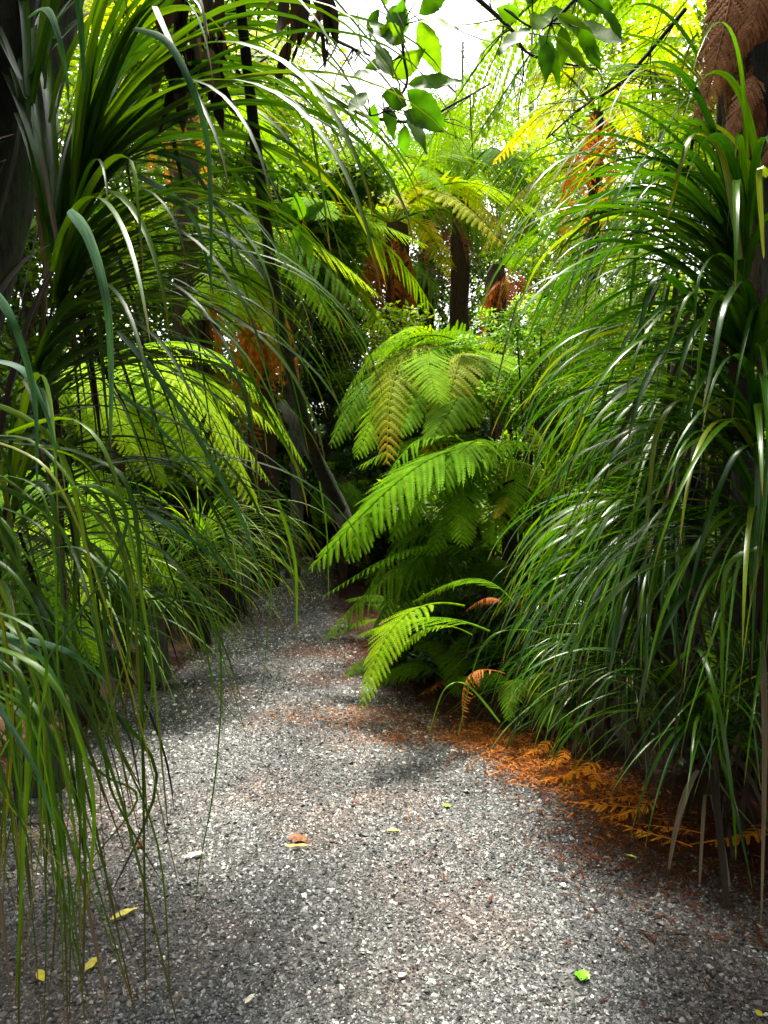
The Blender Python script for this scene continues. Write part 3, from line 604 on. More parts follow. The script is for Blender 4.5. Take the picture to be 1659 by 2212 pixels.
# ------------------------------------------------------------------ ferns placed by crown and frond tips
def fern_at(label, crown, tips, name='fern', group=None, stalk=True):
    c = W(*crown); e = empty(name, (c[0], c[1], 0), label, 'fern', group)
    for t in tips:
        px, py, d, key = t[:4]; roll = t[4] if len(t) > 4 else random.uniform(-.2, .2); var = t[5] if len(t) > 5 else None
        b0 = W(*t[6]) if len(t) > 6 else c + np.array([random.gauss(0, .1), random.gauss(0, .08), random.gauss(0, .07)])
        if var == 2 and random.random() < .6: var = 4
        put_frond(e, key, b0, W(px, py, d), roll, var)
    if stalk: trunk_part(e, (c[0], c[1], -.1), c, .045, .035, M['fibre'], rough=.25)
    return e
fern_at('green fern with overlapping drooping fronds in the middle, left of the small leaved shrub', (1015, 800, 5.6),
    [(786, 770, 5.0, 'd', .5, 2), (850, 802, 4.9, 'b', .2, 2), (983, 868, 4.7, 'b', 0, 2), (863, 940, 4.6, 'b', -.1, 1), (770, 988, 4.7, 'b', -.1, 1), (836, 1002, 4.5, 'y', 0, 1),
     (713, 965, 4.9, 'd', -.1, 1), (910, 1015, 4.5, 'y', 0, 2), (1000, 925, 4.6, 'b', 0, 2), (760, 870, 5.2, 'd', .1, 2), (720, 900, 5.4, 'd', .1, 3), (1080, 760, 6.2, 'd', 0, 2), (1130, 860, 5.2, 'b', 0, 2), (930, 950, 4.4, 'd', 0, 2), (960, 720, 6.4, 'd', 0, 1), (880, 860, 5.0, 'b', 0, 2), (800, 830, 5.1, 'b', .1, 3), (745, 930, 5.2, 'b', 0, 2), (950, 870, 4.5, 'b', 0, 1), (1060, 900, 4.8, 'b', 0, 1), (820, 900, 5.3, 'd', 0, 2)])
fern_at('brightest lime green fern in the middle leaning over the path', (1100, 1030, 4.7),
    [(670, 1230, 4.0, 'b', -.1, 2), (750, 1212, 3.95, 'b', 0, 1), (845, 1170, 4.0, 'b', .1, 2), (770, 1010, 4.6, 'd', .2, 1), (696, 1290, 3.9, 'narrow', .3, 2, (1050, 1215, 4.3)), (900, 1010, 4.9, 'b', .2, 2), (1000, 1180, 3.9, 'b', 0, 1),
     (930, 1200, 4.0, 'b', 0, 2), (1190, 930, 4.6, 'big', .2, 1), (1200, 1080, 4.2, 'b', .0, 1), (800, 1100, 4.3, 'b', .1, 3), (720, 1180, 4.3, 'b', 0, 1), (880, 1120, 4.0, 'b', 0, 2), (950, 1080, 4.1, 'b', 0, 2), (1050, 1180, 4.0, 'b', 0, 2)])
fern_at('dark shaded fern hanging beneath the lime green fern', (1050, 1190, 4.6),
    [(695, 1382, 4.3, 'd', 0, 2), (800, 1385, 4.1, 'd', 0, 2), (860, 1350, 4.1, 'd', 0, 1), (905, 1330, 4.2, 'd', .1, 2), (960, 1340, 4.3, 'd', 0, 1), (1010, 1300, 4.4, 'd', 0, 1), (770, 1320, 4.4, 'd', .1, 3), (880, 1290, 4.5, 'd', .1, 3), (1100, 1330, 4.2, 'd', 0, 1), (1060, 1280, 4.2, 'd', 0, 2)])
fern_at('low green fern frond pair reaching out over the gravel at the right edge', (1060, 1340, 3.65),
    [(781, 1528, 3.15, 'big', .15, 1, (1003, 1309, 3.6)), (838, 1432, 3.3, 'big', .3, 1, (1020, 1372, 3.5)), (890, 1300, 3.9, 'b', .1, 1), (770, 1372, 3.9, 'b', .1, 0)], stalk=False)
e = empty('dead_fern_frond', G(1050, 1500), 'curled orange dead frond hanging beside the low strap leaf tuft', 'fern frond')
put_frond(e, 'dead', W(1090, 1455, 3.3), W(1000, 1568, 3.15), .4, 3); put_frond(e, 'dead', W(1095, 1310, 3.5), W(1005, 1320, 3.5), 0, 2)
fern_at('glowing pale green fern seen through the left plant, its fronds pointing down to the path', (250, 790, 4.6),
    [(450, 1055, 4.0, 'g', -.2, 1), (560, 1102, 4.2, 'g', -.1, 1), (585, 1045, 4.5, 'g', 0, 1), (663, 1015, 4.8, 'g', .1, 2), (300, 1000, 4.0, 'g', 0, 1), (400, 1000, 4.2, 'g', 0, 1), (200, 980, 4.0, 'g', 0, 1), (620, 950, 5.0, 'g', .2, 2), (520, 900, 5.2, 'g', .1, 2), (500, 1000, 4.5, 'g', 0, 2), (350, 1050, 4.1, 'g', 0, 1), (430, 900, 4.8, 'g', 0, 2), (100, 950, 4.2, 'g', 0, 2), (480, 780, 5.4, 'g', 0, 2)])
fern_at('lower left fern with light fronds sloping down toward the mossy stump', (100, 1050, 4.2),
    [(313, 1292, 3.7, 'g', -.1, 1), (397, 1290, 3.9, 'g', 0, 1), (245, 1230, 3.7, 'g', 0, 1), (200, 1300, 3.6, 'd', 0, 1), (120, 1260, 3.6, 'd', 0, 1), (340, 1180, 4.2, 'g', 0, 2), (290, 1390, 3.9, 'd', 0, 1), (60, 1330, 3.8, 'd', 0, 1)])
fern_at('bright fern low at the left between the hanging tips and the mossy stump', (60, 1180, 3.4), [(230, 1330, 3.1, 'g', 0, 1), (300, 1230, 3.4, 'g', 0, 1), (150, 1400, 3.0, 'b', 0, 1), (260, 1120, 3.6, 'g', 0, 2), (40, 1400, 3.0, 'b', 0, 1), (210, 1440, 3.1, 'b', 0, 1)])
fern_at('upper left fern with layered fronds spreading toward the thin leaning stem', (440, 530, 6.6),
    [(812, 692, 6.0, 'd', 0, 1), (737, 720, 5.9, 'g', 0, 1), (690, 655, 6.0, 'g', 0, 2), (820, 640, 6.4, 'g', 0, 1), (600, 740, 5.8, 'g', 0, 2), (500, 720, 5.6, 'g', 0, 2), (640, 520, 6.8, 'g', .1, 2), (400, 700, 5.8, 'g', 0, 2), (280, 640, 6.0, 'g', 0, 2), (560, 420, 7.2, 'g', 0, 1), (230, 540, 6.4, 'g', 0, 2), (330, 430, 7, 'g', 0, 2)])
fern_at('pale large fern with widely spaced pinnae right of the lime green fern', (1150, 1130, 4.4), [(1140, 915, 4.6, 'big', 1.2, 0), (1070, 1120, 4.0, 'y', .1, 2), (1270, 1050, 4.2, 'd', .1, 2), (1210, 1200, 4.0, 'b', 0, 1)])
fern_at('dark green fern behind the hanging leaves of the right plants', (1290, 850, 5.0), [(1180, 1000, 4.6, 'd', 0, 1), (1250, 1040, 4.5, 'd', 0, 1), (1390, 960, 4.5, 'b', 0, 2), (1340, 1090, 4.4, 'd', 0, 1), (1440, 800, 5, 'b', 0, 2), (1320, 700, 5.6, 'b', 0, 2)])
fern_at('small fern in shade where the path disappears', (740, 1030, 7.2), [(700, 1130, 6.8, 'd'), (760, 1150, 6.8, 'd'), (800, 1100, 7, 'd'), (730, 1000, 7.4, 'd'), (690, 1180, 7, 'd')])

# ------------------------------------------------------------------ tree ferns
def tf(px, py, d, L, n, label, **k):
    c = W(px, py, d); return tree_fern(c[0], c[1], c[2], L, n, label, **k)
tf(845, 485, 9.5, 1.9, 18, 'tree fern in the centre with an orange skirt of dead fronds and yellowing crown', key=['d', 'd', 'b', 'y'], dead=22, r=.13)
tf(990, 410, 10.5, 1.7, 14, 'tall dark trunked tree fern right of the centre one', key=['d', 'b'], dead=7, deadkey='deadb', r=.12)
tf(1090, 575, 7.6, .75, 2, 'tree fern stump with a rusty mop of dead fronds under bright sky', key='d', dead=24, r=.09)
e2 = tf(560, 600, 7.6, 1.9, 9, 'left tree fern with a bright orange skirt of dead fronds beside the leaning stem', key='b', dead=8, deadkey='orange', r=.12)
for i in range(20):
    x = random.uniform(485, 605); put_frond(e2, 'orange', W(545 + (x - 545) * .4, 600 + random.uniform(-10, 30), 7.2), W(x, random.uniform(770, 880), 6.95), random.uniform(-.4, .4), random.choice([0, 4]), wscale=.8, name='dead_frond', up=(0, -1, .2))
for i in range(16):
    x = random.uniform(405, 500); put_frond(e2, 'orange', W(450 + (x - 450) * .4, 600 + random.uniform(-10, 50), 7.3), W(x, random.uniform(740, 850), 7.0), random.uniform(-.4, .4), random.choice([0, 4]), wscale=.7, name='dead_frond', up=(0, -1, .2))
tf(440, 620, 8.2, 1.6, 12, 'tree fern with thinner orange skirt seen between the left strap leaves', key='b', dead=14, deadkey='orange', r=.10)
tf(390, 170, 6.5, 1.2, 10, 'tall tree fern at top left with pale orange dead fronds behind strap leaves', key=['b', 'y'], dead=5, deadkey='orange', r=.10)
tf(1290, 245, 6.2, 1.25, 10, 'tall tree fern at upper right with hanging rust dead fronds', key=['b', 'y', 'd'], dead=9, deadkey='orange', r=.05)
tf(930, 470, 13, 2.2, 16, 'distant tree fern with brown skirt behind the two centre tree ferns', key=['d', 'y'], dead=12, deadkey='deadb', r=.12)
tf(720, 560, 12, 2.4, 16, 'distant leafy tree fern left of the centre tree fern', key=['b', 'd'], dead=4, deadkey='deadb', r=.12)
# overhanging frond sprays
e = tf(1590, -60, 5.4, 1.5, 7, 'tree fern at the top right whose long fronds overhang the path', key=['b'], dead=3, deadkey='deadb', r=.05)
for a, b, k, rl, vr in (((1560, -20, 5.4), (885, 380, 4.6), 'b', .5, 4), ((1560, -20, 5.4), (1010, 330, 4.7), 'b', .3, 4), ((1560, -40, 5.4), (1180, 100, 5.0), 'b', .2, 2), ((1330, 360, 4.6), (1045, 545, 4.3), 'y', .3, 1), ):
    put_frond(e, k, W(*a), W(*b), rl, vr)

# right edge leaning trunk hung with brown fronds
e = empty('tree_fern', tuple(W(1900, 1500, 2.9) * np.array([1, 1, 0])), 'thick leaning trunk at top right wrapped in brown dead fern fronds', 'tree fern')
trunk_part(e, W(1900, 1700, 3.0), W(1610, -250, 2.6), .19, .16, M['fibre'], rough=.12, k=20, nseg=30)
for x0, y0, x1, y1, d, vr in ((1600, -90, 1500, 290, 2.38, 0), (1640, -60, 1560, 180, 2.32, 4), (1570, -140, 1540, 130, 2.4, 0), (1660, -120, 1600, 260, 2.36, 4), (1640, 150, 1545, 345, 2.3, 0), (1662, 60, 1600, 360, 2.33, 0), (1700, -40, 1650, 330, 2.36, 4), (1560, -60, 1505, 160, 2.42, 0), (1690, 240, 1620, 420, 2.3, 4)):
    put_frond(e, 'palem', W(x0, y0, d), W(x1, y1, d - .04), random.uniform(-.25, .25), vr, name='dead_frond', up=(-.45, -1, .1), wscale=.95)
for i in range(16):
    x0 = random.uniform(1560, 1680); y0 = random.uniform(-100, 250); put_frond(e, 'deadb', W(x0, y0, 2.45), W(x0 - random.uniform(0, 60), y0 + random.uniform(200, 330), 2.42), random.uniform(-.5, .5), name='dead_frond', up=(-.5, -1, .2), wscale=.6)

# ------------------------------------------------------------------ leaning stem, trunks, hanging things
def stem(name, label, cat, pts, rad, m, rough=.06, extra=()):
    P = [W(*p) for p in pts]; e = tag(bpy.data.objects.new(name, None), label, cat); COL.objects.link(e); e.location = Vector(P[0])
    mb = MB(); tube(mb, P, rad, k=10, rough=rough, sub=5); link('stem', mb.mesh('stem', m, org=P[0]), e)
    for q, r_ in extra:
        mb = MB(); tube(mb, [W(*p) for p in q], r_, k=6, rough=.05, sub=4); link('branch', mb.mesh('branch', m, org=P[0]), e)
    return e
stem('leaning_sapling', 'thin black leaning stem crossing the middle left from the top', 'sapling',
     [(735, 1100, 5.2), (690, 1010, 4.9), (655, 900, 4.5), (612, 740, 3.6), (590, 600, 3.0), (572, 470, 2.6), (553, 320, 2.3), (538, 180, 2.1), (520, 20, 2.0), (505, -120, 1.9)],
     [.045, .042, .036, .029, .024, .020, .017, .014, .013, .011], M['barkd'],
     extra=[([(546, 250, 2.5), (530, 330, 2.48), (535, 400, 2.46)], [.004, .003, .0015]), ([(538, 190, 2.42), (500, 130, 2.35), (478, 60, 2.3), (480, -40, 2.3)], [.006, .005, .004, .003]), ([(535, 150, 2.4), (590, 110, 2.45), (640, 20, 2.5)], [.004, .003, .002])])
stem('dead_tree', 'grey leaning trunk at the bend of the path behind the black stem', 'tree trunk', [(755, 1150, 6.1), (715, 1055, 6.05), (668, 965, 6), (630, 905, 5.9), (606, 868, 5.9)], [.07, .062, .055, .05, .035], M['bark'], rough=.14)
stem('mossy_stump', 'short mossy trunk at the left path edge', 'tree stump', [(345, 1465, 4.45), (342, 1400, 4.45), (338, 1330, 4.5), (335, 1270, 4.5)], [.075, .06, .055, .05], M['bark'])
stem('thin_trunk', 'thin grey trunk standing at the far left path edge', 'tree trunk', [(530, 1310, 6.4), (528, 1180, 6.4), (520, 1060, 6.5), (515, 960, 6.6)], [.06, .05, .045, .04], M['bark'])
def hang_dead(label, px, py, d, n, spread, L):
    c = W(px, py, d); e = empty('dead_leaf_bunch', c, label, 'dead leaves'); mb = MB()
    for i in range(n):
        b = c + np.array([random.gauss(0, spread), random.gauss(0, spread * .5), random.uniform(-L * .5, .1)])
        broadleaf(mb, b, (random.gauss(0, .2), random.gauss(0, .2), -1), (random.gauss(0, 1), random.gauss(0, 1), .1), L * random.uniform(.35, .7), L * random.uniform(.08, .2), random.random(), curl=random.uniform(-.3, .3))
    link('dead_leaves', mb.mesh('dead_leaves', M['deadg'], org=c), e)
    mb = MB(); tube(mb, [c + np.array([0, 0, .5]), c + np.array([.01, 0, .2]), c + np.array([0, 0, -.1])], .006, k=6, sub=3); link('twig', mb.mesh('twig', M['twig'], org=c), e)
hang_dead('bunch of dead brown leaves hanging at the top beside the left plant', 395, 20, 1.9, 26, .035, .30)
hang_dead('smaller bunch of dead leaves hanging right of the first at the top', 450, 50, 1.95, 14, .02, .24)
hang_dead('dark torn bunch of dead leaves hanging at the top left of the sky gap', 660, -20, 2.1, 20, .05, .22)

# ------------------------------------------------------------------ overhead broad-leaf twigs
def leafy_twig(label, tw, leaves, d0):
    P = [W(*p) for p in tw]; e = tag(bpy.data.objects.new('leafy_branch', None), label, 'branch'); COL.objects.link(e); e.location = Vector(P[0])
    mb = MB(); tube(mb, P, np.linspace(.006, .0025, len(P)), k=6, sub=4); 
    mbl = MB()
    for (x0, y0, x1, y1, wpx) in leaves:
        dd = d0 + random.uniform(-.12, .12); a = W(x0, y0, dd); b = W(x1, y1, dd + random.uniform(-.08, .08))
        L = np.linalg.norm(b - a); d = (b - a) / L
        nr = np.array([random.gauss(0, .35), -1, random.gauss(.3, .35)])
        broadleaf(mbl, a, d, nr, L * 1.08, wpx * dd / FPX * .95, random.random(), seg=14, curl=random.uniform(-.12, .2))
        k = min(range(len(P)), key=lambda i: np.linalg.norm(P[i] - a)); tube(mb, [P[k], (P[k] + a) / 2 + np.array([0, 0, .005]), a], [.003, .002, .0015], k=5)
    link('twig', mb.mesh('twig', M['twig'], org=P[0]), e); link('leaves', mbl.mesh('leaves', M['broad'], org=P[0]), e)
leafy_twig('hanging branch with large oval green leaves in front of the sky at top centre',
    [(880, -60, 2.4), (868, 60, 2.4), (872, 120, 2.4), (878, 185, 2.4), (830, 240, 2.4), (800, 250, 2.4)],
    [(880, 182, 990, 182, 44), (880, 195, 958, 262, 48), (846, 168, 912, 110, 46), (846, 165, 815, 100, 34), (850, 95, 800, 40, 30), (852, 85, 870, 5, 44), (902, 45, 985, 60, 40), (905, 45, 950, 155, 46), (800, 160, 760, 165, 34),
     (825, 205, 880, 225, 44), (792, 200, 755, 250, 34), (808, 225, 808, 285, 28), (835, 230, 850, 290, 30), (872, 240, 950, 275, 36), (875, 270, 870, 335, 28), (780, 80, 775, 130, 24), (835, 10, 820, -70, 46), (900, 0, 930, -60, 40), (815, 20, 800, 80, 34), (860, 10, 850, 90, 44), (820, 60, 870, 90, 40), (905, 30, 960, -20, 40), (880, 250, 920, 310, 30), (770, 210, 740, 180, 26), (850, 130, 790, 150, 30)], 2.4)
leafy_twig('broad backlit leaves hanging at the top right of the sky gap',
    [(1320, -80, 2.2), (1250, -10, 2.2), (1190, 50, 2.2), (1150, 60, 2.2), (1090, 20, 2.2)],
    [(1145, 62, 1080, 110, 40), (1150, 65, 1180, 20, 44), (1170, 40, 1260, 30, 56), (1200, 30, 1300, 110, 56), (1230, 50, 1350, 105, 46), (1165, 75, 1215, 165, 40), (1200, 80, 1270, 165, 40), (1215, 60, 1220, 130, 34), (1240, 0, 1330, 10, 50), (1140, 10, 1180, -50, 50), (1150, -20, 1250, -60, 50), (1180, 90, 1180, 170, 34), (1250, 60, 1290, 150, 40), (1300, 20, 1345, 80, 36), (1120, 40, 1075, 20, 34)], 2.2)
leafy_twig('low hanging spray of oval leaves in front of the middle left ferns',
    [(560, 330, 2.6), (600, 420, 2.6), (640, 480, 2.6), (650, 500, 2.6)],
    [(650, 475, 640, 420, 30), (652, 478, 700, 440, 30), (648, 480, 590, 480, 32), (650, 485, 635, 540, 28), (652, 488, 672, 560, 28), (600, 385, 570, 380, 34), (645, 470, 600, 440, 26)], 2.6)

# bare twigs against the sky
def twig_tangle(label, pts, n, spread, d):
    c = W(*pts[0], d); e = empty('bare_branch', c, label, 'branch'); mb = MB()
    P = tube(mb, [W(*p, d) for p in pts], np.linspace(.012, .004, len(pts)), k=6, sub=5)
    for i in range(n):
        a = P[random.randrange(len(P))]; q = [a]
        v_ = np.array([random.gauss(0, 1), random.gauss(0, .5), random.gauss(-.3, .7)]); v_ = v_ / np.linalg.norm(v_)
        l = random.uniform(.3, 1) * spread
        for k in range(4): v_ = v_ + np.array([random.gauss(0, .35), random.gauss(0, .3), random.gauss(-.1, .3)]); q.append(q[-1] + v_ / np.linalg.norm(v_) * l / 4)
        tube(mb, q, [.004, .003, .0025, .002, .001], k=4, sub=2)
    link('twigs', mb.mesh('twigs', M['twig'], org=c), e)
twig_tangle('tangle of bare dark twigs at the top left of the sky gap', [(430, 50), (490, 30), (560, 10), (640, 40), (730, 90), (800, 120)], 40, .35, 2.9)
twig_tangle('bare twig curving through the sky gap to the right', [(1000, -30), (1080, 40), (1110, 70), (1150, 120), (1290, 150)], 16, .4, 3.4)
twig_tangle('thin bare branch in front of the trees below the sky gap', [(700, 200), (790, 250), (900, 262), (980, 225), (1060, 180)], 14, .4, 4.0)
twig_tangle('dark bare twigs drooping through the upper right foliage', [(1480, 20), (1350, 170), (1260, 230), (1180, 300)], 20, .5, 4.2)

# ------------------------------------------------------------------ shrubs and trees
def shrub(label, c, rx, rz, n, m, size=.04, k=26, name='shrub', group=None, cat='shrub', grid=True):
    c = np.array(c, float); e = empty(name, (c[0], c[1], 0), label, cat, group); mb = MB()
    C = norm(rng.normal(size=(k, 3))) * (rng.random((k, 1)) ** .4) * np.array([rx, rx * .8, rz]) + c
    C[:, 2] = np.maximum(C[:, 2], .15)
    leafcloud(mb, C, int(n * 1.3), U(.12, .30, k) * max(rx, rz) * 1.1, size * 1.3, flat=.5)
    link('foliage', mb.mesh('foliage', m, org=e.location, smooth=False), e)
    mb = MB(); b = np.array([c[0], c[1], -.05])
    for i in range(0, k, 3): tube(mb, [b + rng.normal(size=3) * .04, b + (C[i] - b) * .5 + rng.normal(size=3) * .08 * rx, C[i]], [.018, .012, .004], k=5, sub=3)
    link('stems', mb.mesh('stems', M['twig'], org=e.location), e)
    return e
shrub('bright lime small leaved shrub in the middle beside the green fern', W(1140, 790, 4.8), .45, .42, 150, M['lime'], .026, 40)
shrub('yellow green small leaved shrub under the hanging right leaves', W(1290, 780, 5.8), .7, .75, 220, M['lime'], .035, 40)
shrub('leafy shrub behind the dark green fern at right', W(1420, 1000, 5.4), .6, .6, 180, M['lime'], .04, 30)
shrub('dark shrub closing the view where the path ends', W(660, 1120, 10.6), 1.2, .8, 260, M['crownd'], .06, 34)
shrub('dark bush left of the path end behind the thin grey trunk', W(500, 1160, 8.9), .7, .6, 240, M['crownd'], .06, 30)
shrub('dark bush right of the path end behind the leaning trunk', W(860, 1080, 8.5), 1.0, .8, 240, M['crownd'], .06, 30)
shrub('olive bush behind the middle green fern', W(900, 850, 8.2), 1.0, .9, 240, M['crown'], .06, 34)
shrub('leafy dark shrub behind the trunk at the right edge', (2.9, 4.6, 1.7), .8, 1.1, 260, M['crownd'], .05, 36)
shrub('low dark ground plant behind the shaded tuft at the right edge', (2.0, 3.5, .25), .7, .25, 240, M['crownd'], .04, 30)
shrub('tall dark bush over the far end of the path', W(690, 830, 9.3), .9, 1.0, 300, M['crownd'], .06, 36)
shrub('low dark leafy ground plant on the bank behind the low frond pair', (W(950, 1380, 4.6)[0], 4.75, .18), .45, .16, 200, M['crownd'], .04, 26)
shrub('small leaved bush under the dark shaded fern', W(1120, 1330, 4.9), .6, .35, 200, M['crownd'], .045, 26)
shrub('green bush behind the glowing left fern', W(260, 980, 6.4), .9, .8, 260, M['crown'], .06, 30)
shrub('leafy bush behind the lower left fern', W(60, 1230, 5.2), .8, .6, 240, M['crown'], .06, 30)

def tree_proto(label, loc, h, cr, cz, m, leaf=.09, k=60, n=130, name='tree', group=None, lean=0., rad=.09, trunkm='bark', low=.0):
    x, y = loc; e = empty(name, (x, y, 0), label, 'tree', group); mb = MB()
    top = np.array([x + lean, y, h])
    C = norm(rng.normal(size=(k, 3))) * (rng.random((k, 1)) ** .38) * np.array([cr, cr, cz]) + np.array([x + lean, y, h - low])
    leafcloud(mb, C, int(n * 1.5), U(.16, .34, k) * cr, leaf * 1.35, flat=.5)
    link('crown', mb.mesh('crown', m, org=e.location, smooth=False), e)
    mb = MB(); b = np.array([x, y, -.1]); md = b * .35 + top * .65
    tube(mb, [b, b * .7 + top * .3 + np.array([.08, 0, 0]), md, top], [rad, rad * .8, rad * .6, rad * .25], k=9, rough=.08, sub=5)
    for i in range(0, k, 2):
        s_ = b + (top - b) * random.uniform(.45, .95); tube(mb, [s_, (s_ + C[i]) / 2 + np.array([0, 0, -.12]), C[i]], [rad * .25, rad * .15, .008], k=5, sub=3)
    link('trunk', mb.mesh('trunk', M[trunkm], org=e.location), e)
    return e
def T(px, py, d): q = W(px, py, d); return (q[0], q[1]), q[2]
for px, py, d, cr, cz, m, leaf, k, n, lab in (
    (600, 390, 13, 1.8, 1.5, 'crowny', .09, 46, 160, 'yellow green small leaved tree left of the sky gap'),
    (850, 420, 15, 2.2, 1.1, 'crown', .09, 46, 130, 'mid green tree under the sky gap behind the centre tree ferns'),
    (1080, 440, 15, 2.1, 1.9, 'crowny', .09, 46, 140, 'yellow green tree right of the tall dark tree fern'),
    (1180, 600, 13, 1.8, 2.0, 'crown', .08, 44, 120, 'pale leafy tree behind the rusty stump'),
    (1150, 30, 17, 2.4, 1.2, 'crown', .035, 40, 70, 'thin airy tree crown high in the sky gap'),
    (1000, 90, 19, 2.0, 1.2, 'crownd', .03, 30, 60, 'fine twiggy far crown at the top centre'),
    (430, 180, 12, 1.9, 1.9, 'crowny', .09, 50, 150, 'yellow leaved tree behind the left strap leaves'),
    (300, 300, 11, 2.4, 2.2, 'crown', .09, 50, 150, 'green tree behind the upper left strap leaves'),
    (40, 260, 8, 1.9, 2.3, 'crown', .09, 54, 190, 'green tree beyond the left trunk'),
    (90, 620, 8, 1.7, 1.6, 'crown', .08, 46, 190, 'leafy tree low behind the left trunk'),
    (620, 440, 8.1, 1.15, .7, 'crown', .08, 50, 170, 'small tree arching over the far end of the path'),
    (1620, 700, 7, 1.2, 1.4, 'crown', .07, 46, 200, 'leafy tree filling the gap behind the right edge plant'),
    (1380, 250, 10, 2.0, 2.2, 'crowny', .08, 50, 150, 'yellow green tree behind the drooping strap plant'),
    (1600, 300, 9, 2.2, 2.2, 'crown', .09, 50, 150, 'tree behind the brown wrapped trunk'),
    (720, 720, 14, 2.2, 1.8, 'crownd', .09, 46, 150, 'dark low tree behind the centre tree fern'),
    (960, 700, 14, 2.2, 1.8, 'crownd', .09, 46, 150, 'dark low tree between the two centre tree ferns'),
    (450, 800, 12, 2.2, 1.8, 'crown', .09, 46, 150, 'low green tree behind the orange skirted tree ferns'),
    (1250, 760, 11, 1.9, 1.6, 'crown', .09, 46, 150, 'low green tree behind the yellow green shrub'),
    (150, 760, 9, 2.0, 1.8, 'crown', .09, 46, 150, 'low green tree far behind the glowing fern'),
    ):
    (x, y), z = T(px, py, d)
    tree_proto(lab, (x, y), z, cr, cz, M[m], leaf, k, n)
# trees added round the camera, mostly out of view, to darken the near plants
for i, (x, y, h, cr, cz) in enumerate(((-3.6, .6, 5.0, 2.2, 1.6), (-4.2, -3.0, 5.0, 2.6, 1.8), (3.6, 1.0, 4.8, 2.2, 1.8), (4.3, 4.0, 5.2, 2.2, 1.8), (3.6, -2.6, 5.2, 2.6, 1.8), (-.2, -5, 5.2, 2.6, 1.6), (-5.5, -6, 4, 3, 2.6), (5.5, -6, 4, 3, 2.6), (0, -9, 4, 3.4, 3),
                                         (-6, 2.2, 2.6, 1.8, 1.8), (6, 2, 2.5, 2, 2), (7, 6, 3, 2.2, 2.2), (1.75, 3.0, 4.8, 1.15, .9), (1.9, 1.5, 4.7, 1.15, .9), (-1.75, 2.8, 4.8, 1.0, .8), (-1.9, 1.4, 4.7, 1.2, .9), (2.6, 4.2, 4.9, 1.1, .8), (-.2, -1.6, 4.2, 1.6, 1.0), (-1.6, -1.2, 4.6, 1.7, 1.2), (-3.1, -1, 3.2, 1.6, 1.6), (1.9, -1.2, 4.7, 1.6, 1.2), (3.4, -.8, 3.3, 1.8, 1.6), (2.6, .6, 3.2, 1.0, 1.4), (-2.6, .9, 3.0, 1.0, 1.4))):
    tree_proto('dense dark tree added beside and behind the viewpoint to block sky light', (x, y), h, cr, cz, M['crownd'], .12, 44, 130, group='shading trees added around the viewpoint')
# far forest
for i in range(22):
    a = -1.15 + 2.3 * i / 21 + random.uniform(-.04, .04); d = random.uniform(21, 28); h = random.uniform(1.5, 4.2)
    if -.18 < a < .3: h = random.uniform(1.2, 2.6)
    tree_proto('one of the far forest trees forming a green backdrop', (d * math.sin(a), d * math.cos(a)), h, 2.8, 2.4, M[random.choice(['crown', 'crownd', 'crowny'])], .16, 34, 90, group='far forest trees')
# under-storey ferns
i = 0
for (x, y) in [(-2.6, 4.2), (-3.0, 5.6), (-2.4, 7.2), (-1.9, 8.8), (-3.6, 8.2), (-.2, 10.8), (1.4, 9.2), (2.4, 8.0), (3.3, 6.6), (2.6, 5.4), (1.9, 6.6), (.9, 7.6), (-1.2, 11.6), (3.6, 9.6), (-4.6, 6.4), (1.9, 4.3), (2.6, 3.4), (-4.4, 10), (2.0, 11.5), (-2.2, 3.2), (-3.4, 4.6), (-2.9, 6.4), (-3.9, 7.2), (-2.6, 9.8), (1.8, 7.8), (2.9, 7.4), (1.5, 5.2), (-.9, 12), (.4, 12.5), (4.2, 8.2), (-5.4, 8.4), (2.4, 9.4), (1.0, 10.2), (-2.6, 5.0), (2.6, 4.4), (3.2, 5.6)]:
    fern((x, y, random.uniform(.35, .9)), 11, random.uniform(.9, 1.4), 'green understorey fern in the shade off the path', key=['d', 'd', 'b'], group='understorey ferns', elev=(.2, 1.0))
for px, py, d, L, lab in ((960, 1420, 4.3, .5, 'small dark fern on the bank behind the low frond pair'), (860, 1340, 5.4, .6, 'small fern on the bank behind the shaded hanging fronds'), (1150, 1480, 3.8, .5, 'dark little fern beside the orange dead frond')):
    q = W(px, py, d); fern((q[0], q[1], .12), 10, L, lab, key='d', elev=(.2, 1.1))

def copy_thing(src, loc, rz, sc, label=None):
    c = src.copy(); COL.objects.link(c); c.location = loc; c.rotation_euler = (0, 0, rz); c.scale = (sc, sc, sc * random.uniform(.85, 1.2))
    if label: c['label'] = label
    for ch in src.children:
        d = ch.copy(); COL.objects.link(d); d.parent = c
    return c
protos = []
for m in ('crownd', 'crown', 'crowny'):
    protos.append(shrub('leafy undergrowth bush in the forest beyond the plants', (0, 0, .75), .8, .8, 300, M[m], .06, 34, name='bush', group='undergrowth bushes'))
spots = []
for yy in np.arange(4.6, 17, .95):
    for xx in np.arange(-8, 8.1, 1.15):
        x, y = xx + U(-.35, .35), yy + U(-.4, .4)
        if y < 10.6 and eL(y) - .75 < x < eR(y) + .75: continue
        if y < 6.2 and x > 0 and x < 2.0: continue
        if abs(x) > .62 * y + 1.2: continue
        if y < 6.5 and -2.2 < x < 0: continue
        spots.append((x, y))
for i, (x, y) in enumerate(spots):
    src = protos[random.choice([0, 0, 1, 2] if y > 7 else [0, 0, 1]) if x > -.8 else random.choice([0, 1, 2, 2])]
    sc = random.uniform(.7, 1.1) * (1 + .05 * max(0, y - 8))
    if i < 3: protos[i].location = (x, y, -.05)
    else: copy_thing(src, (x, y, -.05), random.uniform(0, 6.28), sc)

